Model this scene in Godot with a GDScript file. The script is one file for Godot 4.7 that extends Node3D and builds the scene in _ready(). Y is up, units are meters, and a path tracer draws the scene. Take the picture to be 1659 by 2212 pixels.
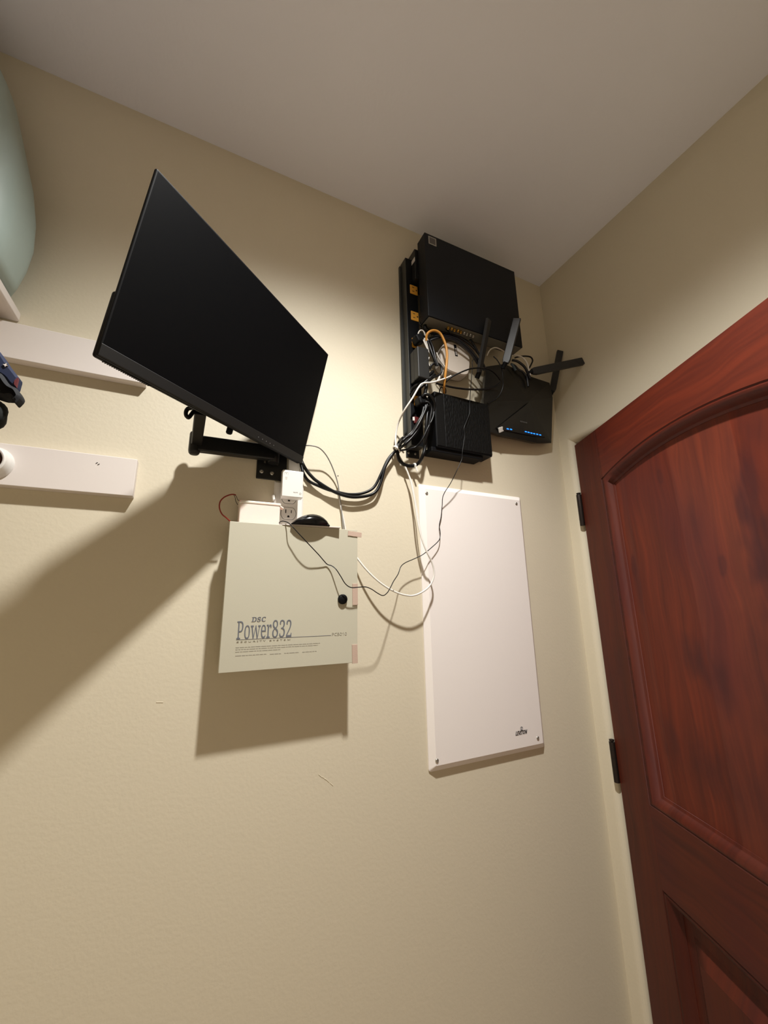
extends Node3D
# A closet corner seen from below: a screen on a wall arm, a steel alarm cabinet, a white media panel cover, a black rack of
# network devices with their cables, cleats and a shelf at one side and a stained door ajar at the other.

# ---------------------------------------------------------------- geometry helper (world coordinates, explicit normals)
class Geo:
	var v := PackedVector3Array()
	var n := PackedVector3Array()
	var t := PackedVector2Array()
	func tri(a: Vector3, b: Vector3, c: Vector3, na: Vector3, nb: Vector3, nc: Vector3, ta := Vector2(), tb := Vector2(), tc := Vector2()) -> void:
		var f := (b - a).cross(c - a)
		if f.length_squared() < 1e-18:
			return
		if f.dot(na + nb + nc) > 0.0:
			v.append_array([a, c, b]); n.append_array([na, nc, nb]); t.append_array([ta, tc, tb])
		else:
			v.append_array([a, b, c]); n.append_array([na, nb, nc]); t.append_array([ta, tb, tc])
	func flat(a: Vector3, b: Vector3, c: Vector3, out: Vector3) -> void:
		var f := (b - a).cross(c - a).normalized()
		if f.dot(out) < 0.0: f = -f
		tri(a, b, c, f, f, f)
	func quad(a: Vector3, b: Vector3, c: Vector3, d: Vector3, out: Vector3) -> void:
		flat(a, b, c, out); flat(a, c, d, out)
	# box with rounded edges of radius r
	func rbox(xf: Transform3D, size: Vector3, r := 0.001, fine := false) -> Geo:
		var h := size / 2.0
		r = minf(r, minf(h.x, minf(h.y, h.z)) * 0.98)
		var core := h - Vector3(r, r, r)
		for ax in 3:
			var u := (ax + 1) % 3
			var w := (ax + 2) % 3
			var cu := [-h[u], -core[u], core[u], h[u]]
			var cw := [-h[w], -core[w], core[w], h[w]]
			if fine:
				cu = [-h[u], -core[u] - r * 0.5, -core[u], core[u], core[u] + r * 0.5, h[u]]
				cw = [-h[w], -core[w] - r * 0.5, -core[w], core[w], core[w] + r * 0.5, h[w]]
			for s in [-1.0, 1.0]:
				var P := []
				var N := []
				for i in cu.size():
					for j in cw.size():
						var p := Vector3()
						p[ax] = s * h[ax]; p[u] = cu[i]; p[w] = cw[j]
						var q := p.clamp(-core, core)
						var d := (p - q).normalized()
						P.append(xf * (q + d * r)); N.append((xf.basis * d).normalized())
				var k := cw.size()
				for i in cu.size() - 1:
					for j in k - 1:
						var a: int = i * k + j
						tri(P[a], P[a + 1], P[a + k + 1], N[a], N[a + 1], N[a + k + 1])
						tri(P[a], P[a + k + 1], P[a + k], N[a], N[a + k + 1], N[a + k])
		return self
	func box(lo: Vector3, hi: Vector3, r := 0.001, fine := false) -> Geo:
		return rbox(Transform3D(Basis(), (lo + hi) / 2.0), (hi - lo).abs(), r, fine)
	# polygon in the xy plane of xf, from height z0 to z1, top edge chamfered by c
	func prism(xf: Transform3D, poly: PackedVector2Array, z0: float, z1: float, c := 0.0) -> Geo:
		if Geometry2D.is_polygon_clockwise(poly):
			poly.reverse()
		var k := poly.size()
		var inner := PackedVector2Array()
		for i in k:
			var e0 := (poly[i] - poly[(i + k - 1) % k]).normalized()
			var e1 := (poly[(i + 1) % k] - poly[i]).normalized()
			var n0 := Vector2(-e0.y, e0.x)
			var n1 := Vector2(-e1.y, e1.x)
			var m := (n0 + n1) / maxf(1.0 + n0.dot(n1), 0.3)
			inner.append(poly[i] + m * c)
		var idx := Geometry2D.triangulate_polygon(inner)
		var up := xf.basis.z.normalized()
		for i in range(0, idx.size(), 3):
			flat(xf * Vector3(inner[idx[i]].x, inner[idx[i]].y, z1), xf * Vector3(inner[idx[i + 1]].x, inner[idx[i + 1]].y, z1), xf * Vector3(inner[idx[i + 2]].x, inner[idx[i + 2]].y, z1), up)
		idx = Geometry2D.triangulate_polygon(poly)
		for i in range(0, idx.size(), 3):
			flat(xf * Vector3(poly[idx[i]].x, poly[idx[i]].y, z0), xf * Vector3(poly[idx[i + 1]].x, poly[idx[i + 1]].y, z0), xf * Vector3(poly[idx[i + 2]].x, poly[idx[i + 2]].y, z0), -up)
		for i in k:
			var j := (i + 1) % k
			var e := (poly[j] - poly[i]).normalized()
			var o := xf.basis * Vector3(e.y, -e.x, 0)
			var a := Vector3(poly[i].x, poly[i].y, z0)
			var b := Vector3(poly[j].x, poly[j].y, z0)
			var a1 := Vector3(poly[i].x, poly[i].y, z1 - c)
			var b1 := Vector3(poly[j].x, poly[j].y, z1 - c)
			quad(xf * a, xf * b, xf * b1, xf * a1, o)
			if c > 0.0:
				quad(xf * a1, xf * b1, xf * Vector3(inner[j].x, inner[j].y, z1), xf * Vector3(inner[i].x, inner[i].y, z1), o + up)
		return self
	# surface through rows of points (each the same length); closed joins the last column to the first
	func grid(rows: Array, closed := false, hint := Vector3()) -> Geo:
		var R := rows.size()
		var C: int = rows[0].size()
		var N := []
		for i in R:
			var line := []
			for j in C:
				var jp := (j + 1) % C if closed else mini(j + 1, C - 1)
				var jm := (j + C - 1) % C if closed else maxi(j - 1, 0)
				var du: Vector3 = rows[mini(i + 1, R - 1)][j] - rows[maxi(i - 1, 0)][j]
				var dw: Vector3 = rows[i][jp] - rows[i][jm]
				var q := du.cross(dw)
				if hint != Vector3() and q.dot(hint) < 0.0: q = -q
				line.append(q.normalized() if q.length_squared() > 1e-20 else Vector3())
			N.append(line)
		for i in R:
			for j in C:
				if N[i][j] == Vector3():
					N[i][j] = N[i - 1][j] if i > 0 else (N[i + 1][j] if i + 1 < R else Vector3.UP)
		for i in R - 1:
			for j in (C if closed else C - 1):
				var k := (j + 1) % C
				tri(rows[i][j], rows[i][k], rows[i + 1][k], N[i][j], N[i][k], N[i + 1][k])
				tri(rows[i][j], rows[i + 1][k], rows[i + 1][j], N[i][j], N[i + 1][k], N[i + 1][j])
		return self
	# round tube through control points
	func tube(ctrl: Array, r: float, sides := 8, steps := 6, cap := true, wob := 0.0) -> Geo:
		var p := []
		if ctrl.size() == 2 or steps <= 1:
			p = ctrl.duplicate()
		else:
			for i in ctrl.size() - 1:
				var a: Vector3 = ctrl[maxi(i - 1, 0)]
				var b: Vector3 = ctrl[i]
				var c: Vector3 = ctrl[i + 1]
				var d: Vector3 = ctrl[mini(i + 2, ctrl.size() - 1)]
				for s in steps:
					p.append(b.cubic_interpolate(c, a, d, float(s) / steps))
			p.append(ctrl[-1])
		var t0: Vector3 = (p[1] - p[0]).normalized()
		var side := t0.cross(Vector3.UP if absf(t0.y) < 0.9 else Vector3.RIGHT).normalized()
		var rings := []
		var nor := []
		for i in p.size():
			var tan: Vector3 = (p[mini(i + 1, p.size() - 1)] - p[maxi(i - 1, 0)]).normalized()
			side = (side - tan * side.dot(tan)).normalized()
			var b := tan.cross(side)
			var ring := []
			var nn := []
			var rr := r * (1.0 + wob * sin(i * 1.9))
			for k in sides:
				var d := side * cos(TAU * k / sides) + b * sin(TAU * k / sides)
				ring.append(p[i] + d * rr); nn.append(d)
			rings.append(ring); nor.append(nn)
		for i in p.size() - 1:
			for k in sides:
				var j := (k + 1) % sides
				tri(rings[i][k], rings[i][j], rings[i + 1][j], nor[i][k], nor[i][j], nor[i + 1][j])
				tri(rings[i][k], rings[i + 1][j], rings[i + 1][k], nor[i][k], nor[i + 1][j], nor[i + 1][k])
		if cap:
			for e in [0, p.size() - 1]:
				var o: Vector3 = (p[0] - p[1]) if e == 0 else (p[-1] - p[-2])
				for k in range(1, sides - 1):
					flat(rings[e][0], rings[e][k], rings[e][k + 1], o)
		return self
	# turned shape: profile of (radius, height along the z of xf)
	func lathe(xf: Transform3D, prof: Array, sides := 20) -> Geo:
		var ns := []
		for i in prof.size():
			var d: Vector2 = prof[mini(i + 1, prof.size() - 1)] - prof[maxi(i - 1, 0)]
			ns.append(Vector2(d.y, -d.x).normalized())
		for i in prof.size() - 1:
			var pa: Vector2 = prof[i]
			var pb: Vector2 = prof[i + 1]
			var d := (pb - pa).normalized()
			var fn := Vector2(d.y, -d.x)
			var n0: Vector2 = ns[i] if ns[i].dot(fn) > 0.8 else fn
			var n1: Vector2 = ns[i + 1] if ns[i + 1].dot(fn) > 0.8 else fn
			for k in sides:
				var q := []
				for kk in [k, k + 1]:
					var a: float = TAU * kk / sides
					var e := Vector3(cos(a), sin(a), 0)
					q.append([xf * (e * pa.x + Vector3(0, 0, pa.y)), xf * (e * pb.x + Vector3(0, 0, pb.y)), xf.basis * (e * n0.x + Vector3(0, 0, n0.y)), xf.basis * (e * n1.x + Vector3(0, 0, n1.y))])
				tri(q[0][0], q[1][0], q[1][1], q[0][2], q[1][2], q[1][3])
				tri(q[0][0], q[1][1], q[0][1], q[0][2], q[1][3], q[0][3])
		return self
	func mesh(inv: Transform3D) -> ArrayMesh:
		var m := ArrayMesh.new()
		var arr := []
		arr.resize(Mesh.ARRAY_MAX)
		var vv := PackedVector3Array()
		var nn := PackedVector3Array()
		for i in v.size():
			vv.append(inv * v[i]); nn.append((inv.basis * n[i]).normalized())
		arr[Mesh.ARRAY_VERTEX] = vv; arr[Mesh.ARRAY_NORMAL] = nn; arr[Mesh.ARRAY_TEX_UV] = t
		m.add_surface_from_arrays(Mesh.PRIMITIVE_TRIANGLES, arr)
		return m
	func low() -> Vector3:
		var lo := v[0]
		var hi := v[0]
		for p in v:
			lo = lo.min(p); hi = hi.max(p)
		return Vector3((lo.x + hi.x) / 2, lo.y, (lo.z + hi.z) / 2)

var used := {}
var M := {}

func numbered(base: String) -> String:
	used[base] = used.get(base, -1) + 1
	return base if used[base] == 0 else "%s_%03d" % [base, used[base]]

func thing(called: String, label: String, category: String, at: Vector3, group := "") -> Node3D:
	var o := Node3D.new()
	o.name = numbered(called)
	add_child(o)
	o.position = at
	o.set_meta("label", label); o.set_meta("category", category)
	if group: o.set_meta("group", group)
	return o

func depth_of(o: Node3D) -> Transform3D:
	var x := o.transform
	var p := o.get_parent()
	while p is Node3D and p != self:
		x = (p as Node3D).transform * x
		p = p.get_parent()
	return x

# a part of a thing; g holds world coordinates
func part(parent: Node3D, called: String, g: Geo, m: Material, label := "") -> MeshInstance3D:
	var o := MeshInstance3D.new()
	o.name = called
	o.mesh = g.mesh(depth_of(parent).affine_inverse())
	o.material_override = m
	if label: o.set_meta("label", label)
	parent.add_child(o, true)
	return o

# a thing that is one mesh
func solo(called: String, label: String, category: String, g: Geo, m: Material, group := "") -> MeshInstance3D:
	var o := MeshInstance3D.new()
	o.name = numbered(called)
	var at := g.low()
	o.mesh = g.mesh(Transform3D(Basis(), -at))
	o.position = at
	o.material_override = m
	add_child(o)
	o.set_meta("label", label); o.set_meta("category", category)
	if group: o.set_meta("group", group)
	return o

func struct(called: String, g: Geo, m: Material) -> MeshInstance3D:
	var o := MeshInstance3D.new()
	o.name = called
	o.mesh = g.mesh(Transform3D())
	o.material_override = m
	add_child(o)
	o.set_meta("kind", "structure")
	return o

func mat(c: Color, rough := 0.6, metal := 0.0, spec := 0.5) -> StandardMaterial3D:
	var m := StandardMaterial3D.new()
	m.albedo_color = c; m.roughness = rough; m.metallic = metal; m.metallic_specular = spec
	return m

func noise_tex(freq: float, octaves: int, size := 512, seed_ := 1, lo := 0.0, hi := 1.0) -> NoiseTexture2D:
	var f := FastNoiseLite.new()
	f.seed = seed_; f.frequency = freq; f.fractal_octaves = octaves; f.noise_type = FastNoiseLite.TYPE_SIMPLEX_SMOOTH
	var t := NoiseTexture2D.new()
	t.noise = f; t.width = size; t.height = size; t.seamless = true; t.normalize = true
	if lo > 0.0 or hi < 1.0:
		var g := Gradient.new()
		g.set_color(0, Color(lo, lo, lo)); g.set_color(1, Color(hi, hi, hi))
		t.color_ramp = g
	return t

func at(x: Vector3, y: Vector3, z: Vector3, o: Vector3) -> Transform3D:
	return Transform3D(Basis(x, y, z), o)

# lettering laid flat: its own box is fitted to w by h, lower edge's start at the origin of xf
func lettering(xf: Transform3D, text: String, face: String, w: float, h: float, slant := 0.0, weight := 400) -> Geo:
	var f := SystemFont.new()
	f.font_names = PackedStringArray([face]); f.font_weight = weight
	var tm := TextMesh.new()
	tm.text = text; tm.font = f; tm.font_size = 64; tm.pixel_size = 0.01; tm.depth = 0.02; tm.curve_step = 2.0
	var a := tm.get_mesh_arrays()
	var vs: PackedVector3Array = a[Mesh.ARRAY_VERTEX]
	var ix: PackedInt32Array = a[Mesh.ARRAY_INDEX]
	var lo := Vector3(1e9, 1e9, 1e9)
	var hi := -lo
	for p in vs:
		lo = lo.min(p); hi = hi.max(p)
	var g := Geo.new()
	var pts := []
	for p in vs:
		var q := (p - lo) / (hi - lo)
		pts.append(xf * Vector3(q.x * w + slant * q.y * h, q.y * h, (q.z - 0.5) * 0.0008))
	for i in range(0, ix.size(), 3):
		var nrm: Vector3 = (pts[ix[i + 2]] - pts[ix[i]]).cross(pts[ix[i + 1]] - pts[ix[i]])
		if nrm.length_squared() > 1e-22:
			g.flat(pts[ix[i]], pts[ix[i + 1]], pts[ix[i + 2]], nrm)
	return g

# round-headed screw whose axis is the z of xf
func screw_head(xf: Transform3D, r: float) -> Geo:
	var g := Geo.new().lathe(xf, [Vector2(r, 0), Vector2(r * 0.96, r * 0.3), Vector2(r * 0.7, r * 0.5), Vector2(r * 0.45, r * 0.56), Vector2(r * 0.4, r * 0.35), Vector2(0, r * 0.35)], 14)
	return g

func wall_xf(p: Vector3) -> Transform3D:
	return Transform3D(Basis(), p)

func _ready() -> void:
	# ---------- camera, air, lamp
	var cam := Camera3D.new()
	cam.name = "camera"
	cam.position = Vector3(-0.2318, 1.5217, 0.9221)
	cam.basis = Basis.from_euler(Vector3(0.23352, -0.44368, -0.01571))
	cam.fov = 104.6074
	cam.near = 0.02
	cam.current = true
	add_child(cam)
	var we := WorldEnvironment.new()
	we.name = "surroundings"
	var env := Environment.new()
	env.background_mode = Environment.BG_COLOR
	env.background_color = Color(0, 0, 0)
	env.tonemap_mode = Environment.TONE_MAPPER_LINEAR
	env.tonemap_exposure = 3.1
	env.sdfgi_enabled = true; env.ssao_enabled = true; env.ssil_enabled = true
	we.environment = env
	add_child(we)
	var lamp_at := Vector3(0.045, 2.792, 0.725)
	var lamp_color := Color(1.0, 0.995, 0.98)
	var lamp_energy := 1.2
	materials()
	room(lamp_at)
	lamp(lamp_at, lamp_color, lamp_energy)
	door()
	closet_side()
	alarm()
	panel_cover()
	screen_and_arm()
	outlet()
	rack()
	router()
	cables()

func materials() -> void:
	M.wall = mat(Color(0.845, 0.805, 0.715), 0.62)
	M.wall.heightmap_enabled = true
	M.wall.heightmap_texture = noise_tex(0.035, 3, 512, 7)
	M.wall.heightmap_scale = 0.014
	M.wall.uv1_triplanar = true; M.wall.uv1_world_triplanar = true; M.wall.uv1_scale = Vector3(5, 5, 5)
	M.ceiling = mat(Color(0.94, 0.94, 0.975), 0.75)
	M.ceiling.heightmap_enabled = true
	M.ceiling.heightmap_texture = M.wall.heightmap_texture
	M.ceiling.heightmap_scale = 0.02
	M.ceiling.uv1_triplanar = true; M.ceiling.uv1_world_triplanar = true; M.ceiling.uv1_scale = Vector3(3, 3, 3)
	M.floor = mat(Color(0.76, 0.69, 0.63), 0.8)
	M.white_paint = mat(Color(0.88, 0.845, 0.82), 0.5)
	M.white_plastic = mat(Color(0.90, 0.885, 0.86), 0.35)
	M.panel_white = mat(Color(0.95, 0.92, 0.90), 0.5)
	M.black = mat(Color(0.028, 0.031, 0.041), 0.5, 0.0, 0.3)
	M.black_gloss = mat(Color(0.02, 0.02, 0.024), 0.14)
	M.black_metal = mat(Color(0.045, 0.046, 0.052), 0.45)
	M.cable_black = mat(Color(0.022, 0.022, 0.028), 0.36, 0.0, 0.4)
	M.cable_navy = mat(Color(0.035, 0.045, 0.085), 0.34)
	M.cable_white = mat(Color(0.88, 0.86, 0.83), 0.4)
	M.cable_grey = mat(Color(0.55, 0.54, 0.52), 0.4)
	M.dark_grey = mat(Color(0.085, 0.085, 0.08), 0.5)
	M.steel = mat(Color(0.72, 0.71, 0.68), 0.3, 0.9)
	M.nickel = mat(Color(0.22, 0.19, 0.18), 0.4, 0.8)
	M.beige = mat(Color(0.75, 0.73, 0.655), 0.5)
	M.beige.heightmap_enabled = true
	M.beige.heightmap_texture = noise_tex(0.12, 2, 256, 4)
	M.beige.heightmap_scale = 0.004
	M.beige.uv1_triplanar = true; M.beige.uv1_world_triplanar = true; M.beige.uv1_scale = Vector3(16, 16, 16)
	M.print_grey = mat(Color(0.40, 0.41, 0.44), 0.6)
	M.print_faint = mat(Color(0.62, 0.60, 0.545), 0.6)
	M.tape = mat(Color(0.75, 0.65, 0.585), 0.85)
	M.tape.heightmap_enabled = true
	M.tape.heightmap_texture = M.beige.heightmap_texture
	M.tape.heightmap_scale = 0.03
	M.tape.uv1_triplanar = true; M.tape.uv1_world_triplanar = true; M.tape.uv1_scale = Vector3(20, 20, 20)
	M.yellow = mat(Color(0.88, 0.63, 0.22), 0.45)
	M.orange_cable = mat(Color(0.78, 0.54, 0.22), 0.42)
	M.red_wire = mat(Color(0.55, 0.13, 0.06), 0.45)
	M.rod_wood = mat(Color(0.42, 0.25, 0.19), 0.45)
	M.hole = mat(Color(0.03, 0.025, 0.02), 0.7)
	M.door_wood = wood()
	M.moulding_wood = M.door_wood.duplicate()
	M.moulding_wood.albedo_color = Color(0.86, 0.82, 0.82)

# stained alder: one image over the whole leaf (0.82 x 2.05 m), grain along the boards, knots and dark stain in it
func wood() -> StandardMaterial3D:
	var W := 410
	var H := 1024
	var im := Image.create(W, H, false, Image.FORMAT_RGB8)
	var a := FastNoiseLite.new()
	a.seed = 11; a.frequency = 1.0; a.fractal_octaves = 3
	var b := FastNoiseLite.new()
	b.seed = 5; b.frequency = 1.0; b.fractal_octaves = 2
	# knots and stain: x, y (metres on the leaf), half width, half height, darkness, hue towards plum
	var K := [[0.528, 1.629, 0.026, 0.100, 0.75], [0.525, 1.702, 0.020, 0.100, 0.50], [0.399, 1.697, 0.014, 0.045, 0.40], [0.446, 1.592, 0.009, 0.022, 0.50], [0.173, 1.620, 0.009, 0.030, 0.55], [0.182, 1.553, 0.012, 0.060, 0.35], [0.316, 1.400, 0.030, 0.040, 0.55], [0.384, 1.361, 0.024, 0.055, 0.60], [0.348, 1.383, 0.020, 0.040, 0.50], [0.205, 1.194, 0.026, 0.050, 0.45], [0.077, 1.370, 0.016, 0.060, 0.50], [0.324, 1.826, 0.008, 0.018, 0.35], [0.581, 1.836, 0.024, 0.035, 0.40], [0.548, 1.779, 0.014, 0.100, 0.35], [0.535, 1.519, 0.030, 0.160, 0.40], [0.487, 1.355, 0.040, 0.120, 0.40], [0.295, 1.166, 0.060, 0.060, 0.35], [0.385, 1.166, 0.080, 0.080, 0.35]]
	var base := Color(0.44, 0.175, 0.10)
	var dark := Color(0.25, 0.098, 0.075)
	for j in H:
		var y := 2.05 * (1.0 - (j + 0.5) / H)
		for i in W:
			var x := 0.82 * (i + 0.5) / W
			var across := x
			var along := y
			var level := (y > 1.02 and y < 1.9 and x > 0.13 and x < 0.69) or x < 0.12 or x > 0.70 or y < 0.84
			if not level:
				across = y; along = x
			var warp := 0.012 * b.get_noise_2d(across * 9.0 + 3.0, along * 4.0)
			for k in K:
				var dx: float = (x - k[0]) / (k[2] * 2.2)
				var dy: float = (y - k[1]) / (k[3] * 2.2)
				var e := exp(-(dx * dx + dy * dy))
				warp += 0.012 * e * k[4]
			var g := a.get_noise_2d((across + warp) * 90.0, along * 3.2) * 0.55 + a.get_noise_2d((across + warp) * 24.0 + 40.0, along * 1.3) * 0.7
			var s := clampf(0.34 + 0.42 * g, 0.0, 1.0)
			var c := base.lerp(dark, s)
			if not (x > 0.13 and x < 0.69 and y > 1.03):
				c = c.darkened(0.16)
			if level and x > 0.13 and x < 0.69 and y > 1.0:
				c = c.lerp(c.lightened(0.06), 0.6 if int(floor((x - 0.02) / 0.17)) % 2 == 0 else 0.0)
			c = c.lerp(Color(0.27, 0.09, 0.12), clampf(0.5 * b.get_noise_2d(x * 4.0, y * 2.0 + 9.0), 0.0, 0.5))
			for k in K:
				var w: float = 0.55 * b.get_noise_2d(x * 26.0, y * 11.0)
				var d := Vector2((x - k[0]) / k[2], (y - k[1]) / k[3]).length() + w
				var m := smoothstep(1.7, 0.0, d) * float(k[4]) * 0.8
				if k[2] < 0.0095:
					m = clampf(m + 0.18 * smoothstep(0.4, 0.0, absf(d - 0.9)), 0.0, 0.9)
				c = c.lerp(Color(0.22, 0.095, 0.11), m)
			im.set_pixel(i, j, c)
	im.generate_mipmaps()
	var m := mat(Color(1, 1, 1), 0.5, 0.0, 0.35)
	m.albedo_texture = ImageTexture.create_from_image(im)
	m.clearcoat_enabled = true; m.clearcoat = 0.08; m.clearcoat_roughness = 0.5
	return m

# ---------- the room
func room(lamp_at: Vector3) -> void:
	var H := 2.743
	struct("floor", Geo.new().box(Vector3(-1.07, -0.1, -0.12), Vector3(1.05, 0, 2.02), 0.0005), M.floor)
	var back := struct("wall_back", Geo.new().box(Vector3(-1.07, 0, -0.12), Vector3(1.05, H, 0), 0.0005), M.wall)
	struct("wall_left", Geo.new().box(Vector3(-1.07, 0, 0), Vector3(-0.95, H, 1.9), 0.0005), M.wall)
	struct("wall_front", Geo.new().box(Vector3(-1.07, 0, 1.9), Vector3(1.05, H, 2.02), 0.0005), M.wall)
	# wall with the doorway: plaster rounded into the opening
	var X := 0.903
	var g := Geo.new()
	var r := 0.022
	var plan := PackedVector2Array([Vector2(X, 0), Vector2(X, 0.053 - r)])
	for k in range(1, 8):
		var t := PI / 2 * k / 8.0
		plan.append(Vector2(X + r - r * cos(t), 0.053 - r + r * sin(t)))
	plan.append_array([Vector2(X + r, 0.053), Vector2(1.05, 0.053), Vector2(1.05, 0)])
	var up := at(Vector3(1, 0, 0), Vector3(0, 0, 1), Vector3(0, 1, 0), Vector3())
	g.prism(up, plan, 0, 2.062 + r)
	g.box(Vector3(X, 2.062 + r, 0), Vector3(1.05, H, 0.053 - r), 0.0002)
	var head := PackedVector2Array([Vector2(X, H), Vector2(X, 2.062 + r)])
	for k in range(1, 8):
		var t := PI / 2 * k / 8.0
		head.append(Vector2(X + r - r * cos(t), 2.062 + r - r * sin(t)))
	head.append_array([Vector2(X + r, 2.062), Vector2(1.05, 2.062), Vector2(1.05, H)])
	g.prism(Transform3D(), head, 0.053 - r, 0.905)
	g.box(Vector3(X, 0, 0.905), Vector3(1.05, H, 1.9), 0.0005)
	struct("wall_right", g, M.wall)
	# the passage behind the doorway
	var p := Geo.new()
	p.box(Vector3(1.95, 0, -0.12), Vector3(2.05, 2.4, 1.9), 0.0005)
	p.box(Vector3(1.05, 0, -0.12), Vector3(2.0, 2.4, -0.02), 0.0005)
	p.box(Vector3(1.05, 0, 1.8), Vector3(2.0, 2.4, 1.9), 0.0005)
	p.box(Vector3(1.05, 2.35, -0.12), Vector3(2.05, 2.45, 1.9), 0.0005)
	p.box(Vector3(1.05, -0.1, -0.12), Vector3(2.05, 0, 1.9), 0.0005)
	struct("wall_passage", p, M.wall)
	# ceiling with the round hole of the recessed lamp
	var cs := CSGBox3D.new()
	cs.name = "ceiling"
	cs.size = Vector3(2.12, 0.2, 2.14)
	cs.position = Vector3(-0.01, H + 0.1, 0.95)
	cs.material = M.ceiling
	var cut := CSGCylinder3D.new()
	cut.name = "lamp_hole"
	cut.operation = CSGShape3D.OPERATION_SUBTRACTION
	cut.radius = 0.092; cut.height = 0.3; cut.sides = 40
	cut.position = Vector3(lamp_at.x, 0, lamp_at.z) - Vector3(cs.position.x, 0, cs.position.z)
	cs.add_child(cut)
	add_child(cs)
	cs.set_meta("kind", "structure")
	# small marks in the plaster
	var ms := [Vector3(0.0462, 1.1711, 0.0000), Vector3(0.0544, 1.1653, 0.0000), Vector3(0.0617, 1.1596, 0.0000), Vector3(0.0712, 1.1509, 0.0000), Vector3(-0.2727, 1.3502, 0.0000)]
	for i in ms.size():
		var an := -0.75 if i < 4 else -0.1
		var xf := Transform3D(Basis(Vector3(0, 0, 1), an), ms[i])
		part(back, "plaster_ridge", Geo.new().rbox(xf, Vector3(0.012 - 0.002 * (i % 2), 0.0012, 0.0016), 0.0006), M.wall)
	part(back, "nail_hole", Geo.new().rbox(Transform3D(Basis(), Vector3(0.0773, 1.8485, 0.0000)), Vector3(0.0025, 0.003, 0.0008), 0.0003), M.hole)
	part(back, "screw_anchor", Geo.new().lathe(wall_xf(Vector3(0.9070, 2.5539, -0.0000)), [Vector2(0.0035, 0), Vector2(0.003, 0.002), Vector2(0, 0.0024)], 10), M.white_paint)

func lamp(lamp_at: Vector3, color: Color, energy: float) -> void:
	var o := thing("recessed_downlight", "round recessed downlight with a white trim ring set into the ceiling", "light", Vector3(lamp_at.x, 2.735, lamp_at.z))
	var xf := at(Vector3(1, 0, 0), Vector3(0, 0, -1), Vector3(0, 1, 0), Vector3(lamp_at.x, 2.743, lamp_at.z))
	part(o, "trim_ring", Geo.new().lathe(xf, [Vector2(0.09, 0.012), Vector2(0.09, -0.003), Vector2(0.096, -0.004), Vector2(0.11, -0.002), Vector2(0.112, 0.001)], 40), M.white_paint)
	part(o, "can", Geo.new().lathe(xf, [Vector2(0.0905, 0.0), Vector2(0.088, 0.06), Vector2(0.075, 0.12), Vector2(0, 0.122)], 40), mat(Color(0.4, 0.39, 0.37), 0.5))
	var em := StandardMaterial3D.new()
	em.albedo_color = Color(0.9, 0.88, 0.84)
	em.emission_enabled = true; em.emission = color; em.emission_energy_multiplier = 6.0
	var prof := []
	for k in 13:
		var t := PI * k / 12.0
		prof.append(Vector2(0.031 * sin(t), -0.031 * cos(t)))
	part(o, "bulb", Geo.new().lathe(Transform3D(xf.basis, lamp_at), prof, 24), em)
	part(o, "bulb_neck", Geo.new().lathe(Transform3D(xf.basis, lamp_at), [Vector2(0.016, 0.03), Vector2(0.015, 0.085)], 16), M.steel)
	var l := SpotLight3D.new()
	l.name = "downlight_glow"
	l.light_color = color; l.light_energy = energy; l.light_size = 0.03; l.shadow_enabled = true
	l.spot_range = 8.0; l.spot_attenuation = 2.0; l.spot_angle = 68.5; l.spot_angle_attenuation = 1.0
	l.rotation.x = -PI / 2
	l.position = lamp_at - o.position
	o.add_child(l)

# ---------- the door, ajar on its hinges
func leaf_uv(g: Geo, inv: Transform3D) -> Geo:
	for i in g.v.size():
		var p := inv * g.v[i]
		g.t[i] = Vector2(clampf(p.x / 0.82, 0.001, 0.999), clampf(1.0 - p.y / 2.05, 0.001, 0.999))
	return g

func arch(u: float, inset: float) -> float:
	var R := 0.98 - inset
	var c := Vector2(0.41, 1.931 - 0.98)
	var d := u - c.x
	return c.y + sqrt(maxf(R * R - d * d, 0.0))

func ring(inset: float, w: float, xf: Transform3D, arched: bool, v0: float, v1: float) -> Array:
	var u0 := 0.12 + inset
	var u1 := 0.70 - inset
	var line := [xf * Vector3(u0, v0 + inset, w), xf * Vector3(u1, v0 + inset, w)]
	for k in 17:
		var u := lerpf(u1, u0, k / 16.0)
		line.append(xf * Vector3(u, arch(u, inset) if arched else v1 - inset, w))
	return line

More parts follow.
